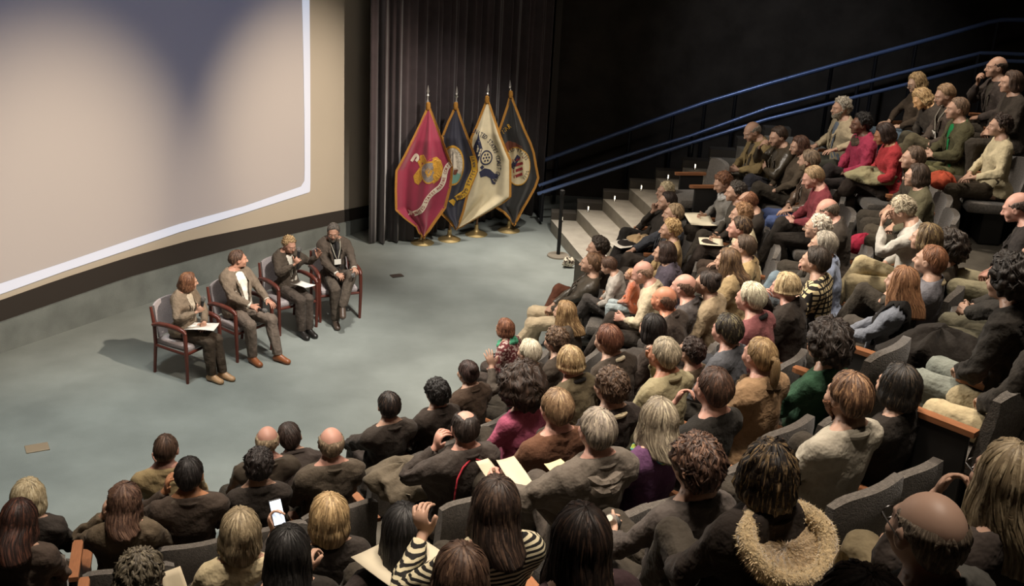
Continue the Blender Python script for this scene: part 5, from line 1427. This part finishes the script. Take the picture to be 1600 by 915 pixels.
# ------------------------------------------------------------------ the four speakers, their chairs and what they hold
M_WOOD = mat('chair wood', '#5b2c22', rough=.38, noise=.2, scale=8, stretch=(1,1,.2)); M_PAD = mat('chair cloth', '#a39b9c', rough=.9, noise=.12, scale=60, bump=.3, bscale=90)
def arm_chair(loc, rz, label):
    e = empty('arm_chair', loc, rz); tag(e, label, 'chair', 'wooden armchairs on the stage')
    for s in (1, -1):
        MB().tube([(s*.275,.245,0),(s*.285,.255,.36),(s*.285,.25,.60),(s*.28,.235,.655)], [.019,.024,.025,.022], 8).build('leg', M_WOOD, e, True)
        MB().tube([(s*.255,-.30,0),(s*.262,-.25,.40),(s*.262,-.255,.62),(s*.250,-.31,.84)], [.018,.023,.022,.017], 8).build('leg', M_WOOD, e, True)
        a = MB(); P = [(-.255,.635),(-.15,.668),(.0,.680),(.14,.676),(.235,.655),(.262,.630)]
        a.tube([(s*.285, y, z) for y, z in P], [.022,.028,.032,.032,.028,.018], 10); a.build('armrest', M_WOOD, e, True)
        MB().tube([(s*.262,-.25,.37),(s*.28,.245,.37)], .018, 8).build('side_rail', M_WOOD, e, True)
    MB().tube([(-.28,.245,.37),(.28,.245,.37)], .019, 8).build('front_rail', M_WOOD, e, True)
    MB().box((0,-.01,.415), (.51,.50,.075), bev=.03).build('seat_cushion', M_PAD, e, True)
    b = MB(); n, m = 14, 10
    for side in (0, 1):
        for j in range(m+1):
            for i in range(n+1):
                u = -1+2*i/n; v = j/m; zt = .885-.03*abs(u)**3; z = .47+(zt-.47)*v
                b.V.append((.245*u*(1-.05*v), -.245-.075*v+.05*u*u-side*.055*(1-.5*max(abs(u), abs(2*v-1))**6), z))
    o = (n+1)*(m+1)
    for j in range(m):
        for i in range(n):
            a = j*(n+1)+i; b.F += [(a+1, a, a+n+1, a+n+2), (o+a, o+a+1, o+a+n+2, o+a+n+1)]
    for i in range(n): a = m*(n+1)+i; b.F += [(a+1, a, o+a, o+a+1), (i, i+1, o+i+1, o+i)]
    for j in range(m): a = j*(n+1); b.F.append((a, o+a, o+a+n+1, a+n+1)); a += n; b.F.append((o+a, a, a+n+1, o+a+n+1))
    b.build('back_cushion', M_PAD, e, True)
    return e
def world(root, p):
    return root.location + Matrix.Rotation(root.rotation_euler.z, 3, 'Z') @ (Vector(p)*root.scale.x)
def wdir(root, d): return (Matrix.Rotation(root.rotation_euler.z, 3, 'Z') @ Vector(d)).normalized()
def grip(root, M, side, off=(0,.085,-.030)):
    s = 1 if side == 'R' else -1; w = J['wri']*v3(s,1,1)+np.array(off)*v3(s,1,1)
    return world(root, M['hand'+side](w))
def microphone(root, M, side, d, label, shift=0.):
    p = grip(root, M, side); d = wdir(root, d); e = empty('microphone', p); tag(e, label, 'microphone', 'hand microphones of the speakers')
    e.rotation_euler = d.to_track_quat('Z', 'Y').to_euler()
    MB().lathe([(.010,-.11+shift),(.014,-.10+shift),(.017,.06+shift),(.019,.085+shift),(.001,.086+shift)], n=14).build('handle', mat('microphone body', '#1a1a1c', rough=.4), e, True)
    MB().lathe([(.012,.085+shift),(.022,.095+shift),(.027,.115+shift),(.022,.137+shift),(.001,.145+shift)], n=14).build('grille', mat('microphone grille', '#8c8a88', rough=.45, metal=.7, bump=.8, bscale=500), e, True)
def sheet(name, loc, rz, size, col, label, cat='paper', tilt=(0,0), n=6, group=None):
    mb = MB()
    for j in range(n+1):
        for i in range(n+1):
            u, v = i/n-.5, j/n-.5; mb.V.append((u*size[0], v*size[1], .012*math.sin(u*3+v*2)+.014*u*u*4))
    for j in range(n):
        for i in range(n): a = j*(n+1)+i; mb.F.append((a, a+1, a+n+2, a+n+1))
    o = mb.build(name, mat('paper '+col, col, rough=.8), None, True); o.location = loc; o.rotation_euler = (tilt[0], tilt[1], rz); tag(o, label, cat, group)
    md = o.modifiers.new('s', 'SOLIDIFY'); md.thickness = .003; return o

def speaker(x, y, face, label, clabel, sc, p, **kw):
    sc *= STAGE_SCALE
    f = Vector(face).normalized(); rz = math.atan2(-f.x, f.y)
    z0 = .53*(CHAIR_SCALE-sc)
    for n in ('legR', 'legL'):
        l = LEGS[p[n]] if isinstance(p[n], str) else p[n]; p[n] = (l[0]-v3(0,0,z0/sc),)+tuple(l[1:])
    ho = pose(p)['head'](v3(0,-.02,1.255))*sc
    pt = at_z(x, y, z0+ho[2]); R = Matrix.Rotation(rz, 3, 'Z'); root = pt-R @ Vector(ho); root.z = z0
    r, M = person(label, kw.pop('seed', 1), scale=sc, p=p, lod='hi', **kw); r.location = root; r.rotation_euler = (0,0,rz)
    c = arm_chair((root.x, root.y, 0), rz, clabel); c.scale = (CHAIR_SCALE,)*3
    return r, M
STAGE_SCALE = .82; CHAIR_SCALE = .87
SP1 = speaker(294,439, (.88,-.47), 'person with auburn bob in grey-brown jacket speaking end of panel, leftmost on stage', 'wooden armchair with grey pad under the auburn-haired speaker', .96,
    dict(lean=.06, bend=.04, yaw=1.05, pitch=.12, armR='miclow', armL='lap', legR='close', legL=(v3(.08,.52,.09), v3(0,.4,1), 0, 0)), sex='f', hair=('bob','#6e4226','#a8713f'), hlen=.11,
    top=('jacket','#7b6d5d'), legs='#3d362f', shoes='#b8926c', shirt='#c2b7a4', skincol='#bb927c', extras=('eyes',))
microphone(*SP1, 'R', (.1,.35,1), 'microphone held up by the auburn-haired speaker', 0.)
sheet('paper', world(SP1[0], (.03,.30,.655)), SP1[0].rotation_euler.z+.5, (.24,.30), '#ece8df', 'white sheets of paper on the lap of the auburn-haired speaker')
SP2 = speaker(371,404, (.80,-.60), 'person with brown hair, grey-brown suit and open white shirt, second speaker from left', 'wooden armchair with grey pad under the man in the open white shirt', 1.03,
    dict(lean=-.08, yaw=1.05, pitch=.02, armR=(v3(.06,.27,.70), v3(1,-.4,-.4), v3(-.3,1,-.1), v3(-.5,-.2,-1), 60), armL='rest', legR=(v3(.16,.40,.09), v3(.2,.4,1), 0, -.1), legL=(v3(.10,.58,.09), v3(.1,.4,1), 0, -.1)), fat=.18, hair=('short','#53392a','#7a5a3e'),
    top=('jacketopen','#776a5c'), legs='#70645a', shoes='#8a5230', shirt='#e4dfd2', skincol='#b58670', extras=('eyes',('collar','#e4dfd2'),'sleevecuff'))
microphone(*SP2, 'R', (-.1,1,.1), 'microphone resting in the lap hand of the white-shirted speaker')
SP3 = speaker(452,381, (.66,-.75), 'person with curly blond hair in dark suit at a microphone, one hand raised, third speaker', 'wooden armchair with grey pad under the curly blond speaker', .97,
    dict(lean=.0, bend=.05, yaw=.05, pitch=.30, armR='mic', armL=(v3(.40,.16,.98), v3(.8,-.5,-.8), v3(.1,.5,1), v3(-.9,.4,.1), 12), legR='close', legL='close'), sex='f', hair=('curly','#a47e48','#d8b674'), vol=-.006,
    top=('jacket','#4d443b'), legs='#504740', shoes='#1d1a18', shirt='#ddd6c8', skincol='#b88a74', extras=('eyes',('collar','#e0d9ca')))
microphone(*SP3, 'R', (-.25,-.25,1), 'microphone at the mouth of the curly blond speaker')
sheet('notepad', world(SP3[0], (-.07,.30,.655)), SP3[0].rotation_euler.z+.3, (.17,.22), '#ece8df', 'white notepad on the knee of the curly blond speaker', 'notepad')
SP4 = speaker(521,361, (.42,-.90), 'person with grey hair and beard, dark suit with lanyard badge, rightmost speaker', 'wooden armchair with grey pad under the bearded speaker', 1.02,
    dict(lean=-.06, yaw=-.35, pitch=.30, armR=(v3(.05,.27,.68), v3(1,-.4,-.4), v3(-.4,.9,-.1), v3(-.3,-.2,-1), 45), armL=(v3(.17,.42,.75), v3(1,-.4,-.5), v3(-.1,1,.05), v3(-.3,-.1,-1), 60), legR='flat', legL=(v3(-.06,.58,.34), v3(.35,.3,1), .3, .3)), hair=('short','#5c5249','#938779'),
    top=('jacketopen','#544a41'), legs='#574e45', shoes='#4a3d33', shirt='#3a3836', skincol='#ae846e', extras=('eyes',('beard','#6f665c'),('tie','#221f20'),'lanyard','sleevecuff'))
microphone(*SP4, 'L', (.5,1,.1), 'microphone on the crossed knee of the bearded speaker')
# ------------------------------------------------------------------ things held, worn loose or left on seats
def who(t):
    for l, r, M, k in WHO:
        if t in l: return r, M, k
    raise KeyError(t)
def lap(t, off, size, col, label, name='paper', cat='paper', rz=0., tilt=(0,0)):
    r, M, k = who(t); sheet(name, world(r, off), r.rotation_euler.z+rz, size, col, label, cat, tilt)
lap('curly auburn hair writing', (-.02,.36,.72), (.42,.30), '#e8dfc4', 'large open cream notebook under the auburn-haired writer’s hand', 'notebook', 'notebook')
lap('resting cheek on hand', (-.05,.40,.70), (.21,.28), '#e6e0d2', 'white programme sheet on dark knees beside the stairs', rz=.5)
lap('black and white striped top', (-.18,.36,.72), (.30,.38), '#b3aa94', 'cream papers left of the striped top', rz=.3)
lap('balding on the crown', (-.22,.25,.70), (.12,.16), '#b3aa94', 'small folded white paper beside the red-piped jacket', rz=.4)
lap('grey hooded sweatshirt', (-.12,.42,.76), (.10,.34), '#b3aa94', 'long strip of white paper in front of the grey hoodie', rz=-.25)
lap('very long dark brown hair with pinned', (.30,.34,.72), (.17,.22), '#cabf9f', 'cream programme card held right of the pinned dark hair', rz=.1)
lap('receding reddish-brown', (.0,.36,.72), (.20,.26), '#d8cfb6', 'pale notes on the knees of the red-haired man')
lap('ash grey hair', (-.24,.40,.74), (.10,.22), '#cbb98e', 'cream booklet beside the teal scarf', rz=-.2)
lap('cream cardigan', (-.30,.06,.86), (.10,.20), '#b8ad94', 'folded pale paper left of the cream cardigan', rz=.3, tilt=(.9,0))

def phone(t, side, label, lit=True):
    r, M, k = who(t); p = grip(r, M, side, (0,.11,-.035)); e = empty('phone', p, r.rotation_euler.z); e.rotation_euler = (1.05,0,r.rotation_euler.z+.15); tag(e, label, 'phone')
    MB().box((0,0,0), (.068,.135,.009), bev=.004).build('case', mat('phone case', '#141416', rough=.3), e)
    MB().box((0,0,.0055), (.060,.122,.002)).build('screen', mat('phone screen', '#dfe8f2', emit='#d6e6fa', strength=.9 if lit else 0), e)
phone('honey blond bob', 'L', 'lit phone held up beside the honey blond bob')
r, M, k = who('grey hooded sweatshirt'); o = sheet('leaflet', grip(r, M, 'L', (0,.11,-.02)), r.rotation_euler.z+.3, (.09,.17), '#b3aa94', 'small white leaflet in the left hand of the grey-hooded man', 'leaflet', (.5,.3))

# water bottle
r, M, k = who('holding a water bottle'); p = grip(r, M, 'L', (0,.10,-.04)); e = empty('water_bottle', p); e.rotation_euler = (.5,-.75,r.rotation_euler.z); tag(e, 'clear plastic water bottle with dark label held beside brown curls', 'bottle')
g = bpy.data.materials.new('clear plastic'); g.use_nodes = True; b = g.node_tree.nodes['Principled BSDF']; b.inputs['Transmission Weight'].default_value = .85; b.inputs['Roughness'].default_value = .08; b.inputs['IOR'].default_value = 1.2; b.inputs['Base Color'].default_value = (.8,.8,.76,1)
MB().lathe([(.001,-.11),(.030,-.11),(.033,-.10),(.031,-.08),(.033,-.06),(.033,.05),(.028,.075),(.013,.095),(.013,.105),(.001,.105)], n=20).build('body', g, e, True)
MB().lathe([(.0336,-.035),(.0336,.035)], n=20).build('label', mat('bottle label', '#2a3a40', rough=.5), e, True)
MB().lathe([(.0145,.098),(.0145,.118),(.001,.118)], n=14).build('cap', mat('bottle cap', '#d8d4c8', rough=.5), e, True)

def heap(name, loc, size, col, label, cat, seed=0, kind='plain', col2='#15130f', rz=0.):
    """crumpled cloth lying over something: a closed, folded mound"""
    rng = np.random.default_rng(seed); n, m = 36, 14; V = []; w = rng.uniform(0, 6.28, 8)
    for j in range(m+1):
        t = math.pi*j/m
        for i in range(n):
            a = 2*math.pi*i/n; q = 1+.16*math.sin(3*a+w[0]+t*2)+.10*math.sin(7*a+w[1]-t*3)+.05*math.sin(13*a+w[2]+t*5)
            x = math.copysign(abs(math.sin(t)*math.cos(a))**.8, math.cos(a)); y = math.copysign(abs(math.sin(t)*math.sin(a))**.8, math.sin(a)); z = math.cos(t)
            V.append((size[0]/2*x*q, size[1]/2*y*q, size[2]/2*(z*(1+.18*math.sin(5*a+w[3]+4*x)) if z > 0 else z*.8)))
    F = np.array([(j*n+i, (j+1)*n+i, (j+1)*n+(i+1) % n, j*n+(i+1) % n) for j in range(m) for i in range(n)])
    o = link(name, npmesh(name, V, F), cloth(col, kind, col2)); o.location = loc; o.rotation_euler = (0,0,rz); tag(o, label, cat); return o
def at_row(x, y, k, h): return at_z(x, y, RISE*k+h)
heap('folded_jacket', at_row(812,686,2,.62), (.46,.30,.16), '#a81f3a', 'crimson red jacket bundled on a seat beside the pink blouse', 'jacket', 1, rz=.5)
heap('folded_coat', at_row(1362,276,4,.74), (.50,.40,.18), '#8a8466', 'pale olive coat heaped on the lap of the red-sweater woman', 'coat', 2)
heap('orange_scarf', at_row(1472,284,4,.93), (.17,.30,.20), '#9e4630', 'bright orange-red scarf slung over a dark seat back', 'scarf', 3, rz=.6)
heap('red_bag', at_row(1351,384,4,.42), (.30,.26,.22), '#8a2036', 'crimson cloth bag by the khaki knees', 'bag', 4)
heap('print_bag', at_row(1188,352,3,.20), (.34,.26,.34), '#b0813e', 'mustard print tote bag behind dark-haired heads', 'bag', 5, 'print', '#d8cba6')
heap('cream_jacket', at_row(1001,380,1,.66), (.30,.36,.18), '#b39a76', 'cream fur-trimmed jacket over knees left of the sleek bob', 'jacket', 6)
heap('dark_handbag', at_row(1386,446,4,.30), (.46,.40,.26), '#3b352c', 'pile of dark leather handbags on the floor before the long auburn hair', 'bag', 7, 'leather')
_r = who('balding on the crown')[0]
heap('grey_coat', world(_r, (-.16,.36,.68)), (.46,.42,.24), '#5c5447', 'grey-brown coat spread over knees left of the red-piped jacket', 'coat', 8)
heap('white_cloth', at_row(888,410,0,.07), (.15,.11,.15), '#d6cdb8', 'white print cloth bundle at the front row end by the stairs', 'cloth', 9, 'print', '#4a4038')
heap('yellow_bag', at_row(1508,508,5,.15), (.14,.10,.10), '#b8962e', 'small yellow pouch on the walkway floor by khaki knees', 'pouch', 10)
heap('tan_scarf', at_row(1196,332,3,.30), (.30,.24,.16), '#a79273', 'light grey-tan hat and scarf bundle behind the row of brown heads', 'hat', 11)
heap('dark_coat', at_row(1462,556,5,.62), (.60,.50,.34), '#27231f', 'dark winter coat piled on an empty seat behind black shiny hair', 'coat', 12)

# empty seats, found from where an arm or a seat back shows
def empty_seat(x, y, local, label, k):
    best = None
    for dr in np.linspace(0, 2*math.pi, 3):
        pass
    pt = at_z(x, y, RISE*k+local[2]); rz = face_stage(pt.x, pt.y); R = Matrix.Rotation(rz, 3, 'Z'); p = pt-R @ Vector(local); p.z = RISE*k
    rz = face_stage(p.x, p.y); return seat(p, rz, label, None, (1,-1))
empty_seat(1470,652, (-.288,-.02,.645), 'empty charcoal theatre seat with wood arms, lower of two beside the tan trousers', 6)
empty_seat(1590,560, (-.288,-.02,.645), 'empty charcoal theatre seat with wood arms at the right edge', 6)
empty_seat(1356,548, (.288,-.02,.645), 'empty charcoal theatre seat whose wood arm shows right of the bushy dark hair', 5)
empty_seat(1128,252, (0,-.28,.86), 'empty grey theatre seat at the end of the fourth row by the stairs', 3)
empty_seat(118,872, (.288,-.02,.645), 'empty charcoal theatre seat with pale wood arm, bottom left', 2)
empty_seat(1474,292, (0,-.30,.84), 'empty dark theatre seat with the orange-red scarf slung over its back', 4)
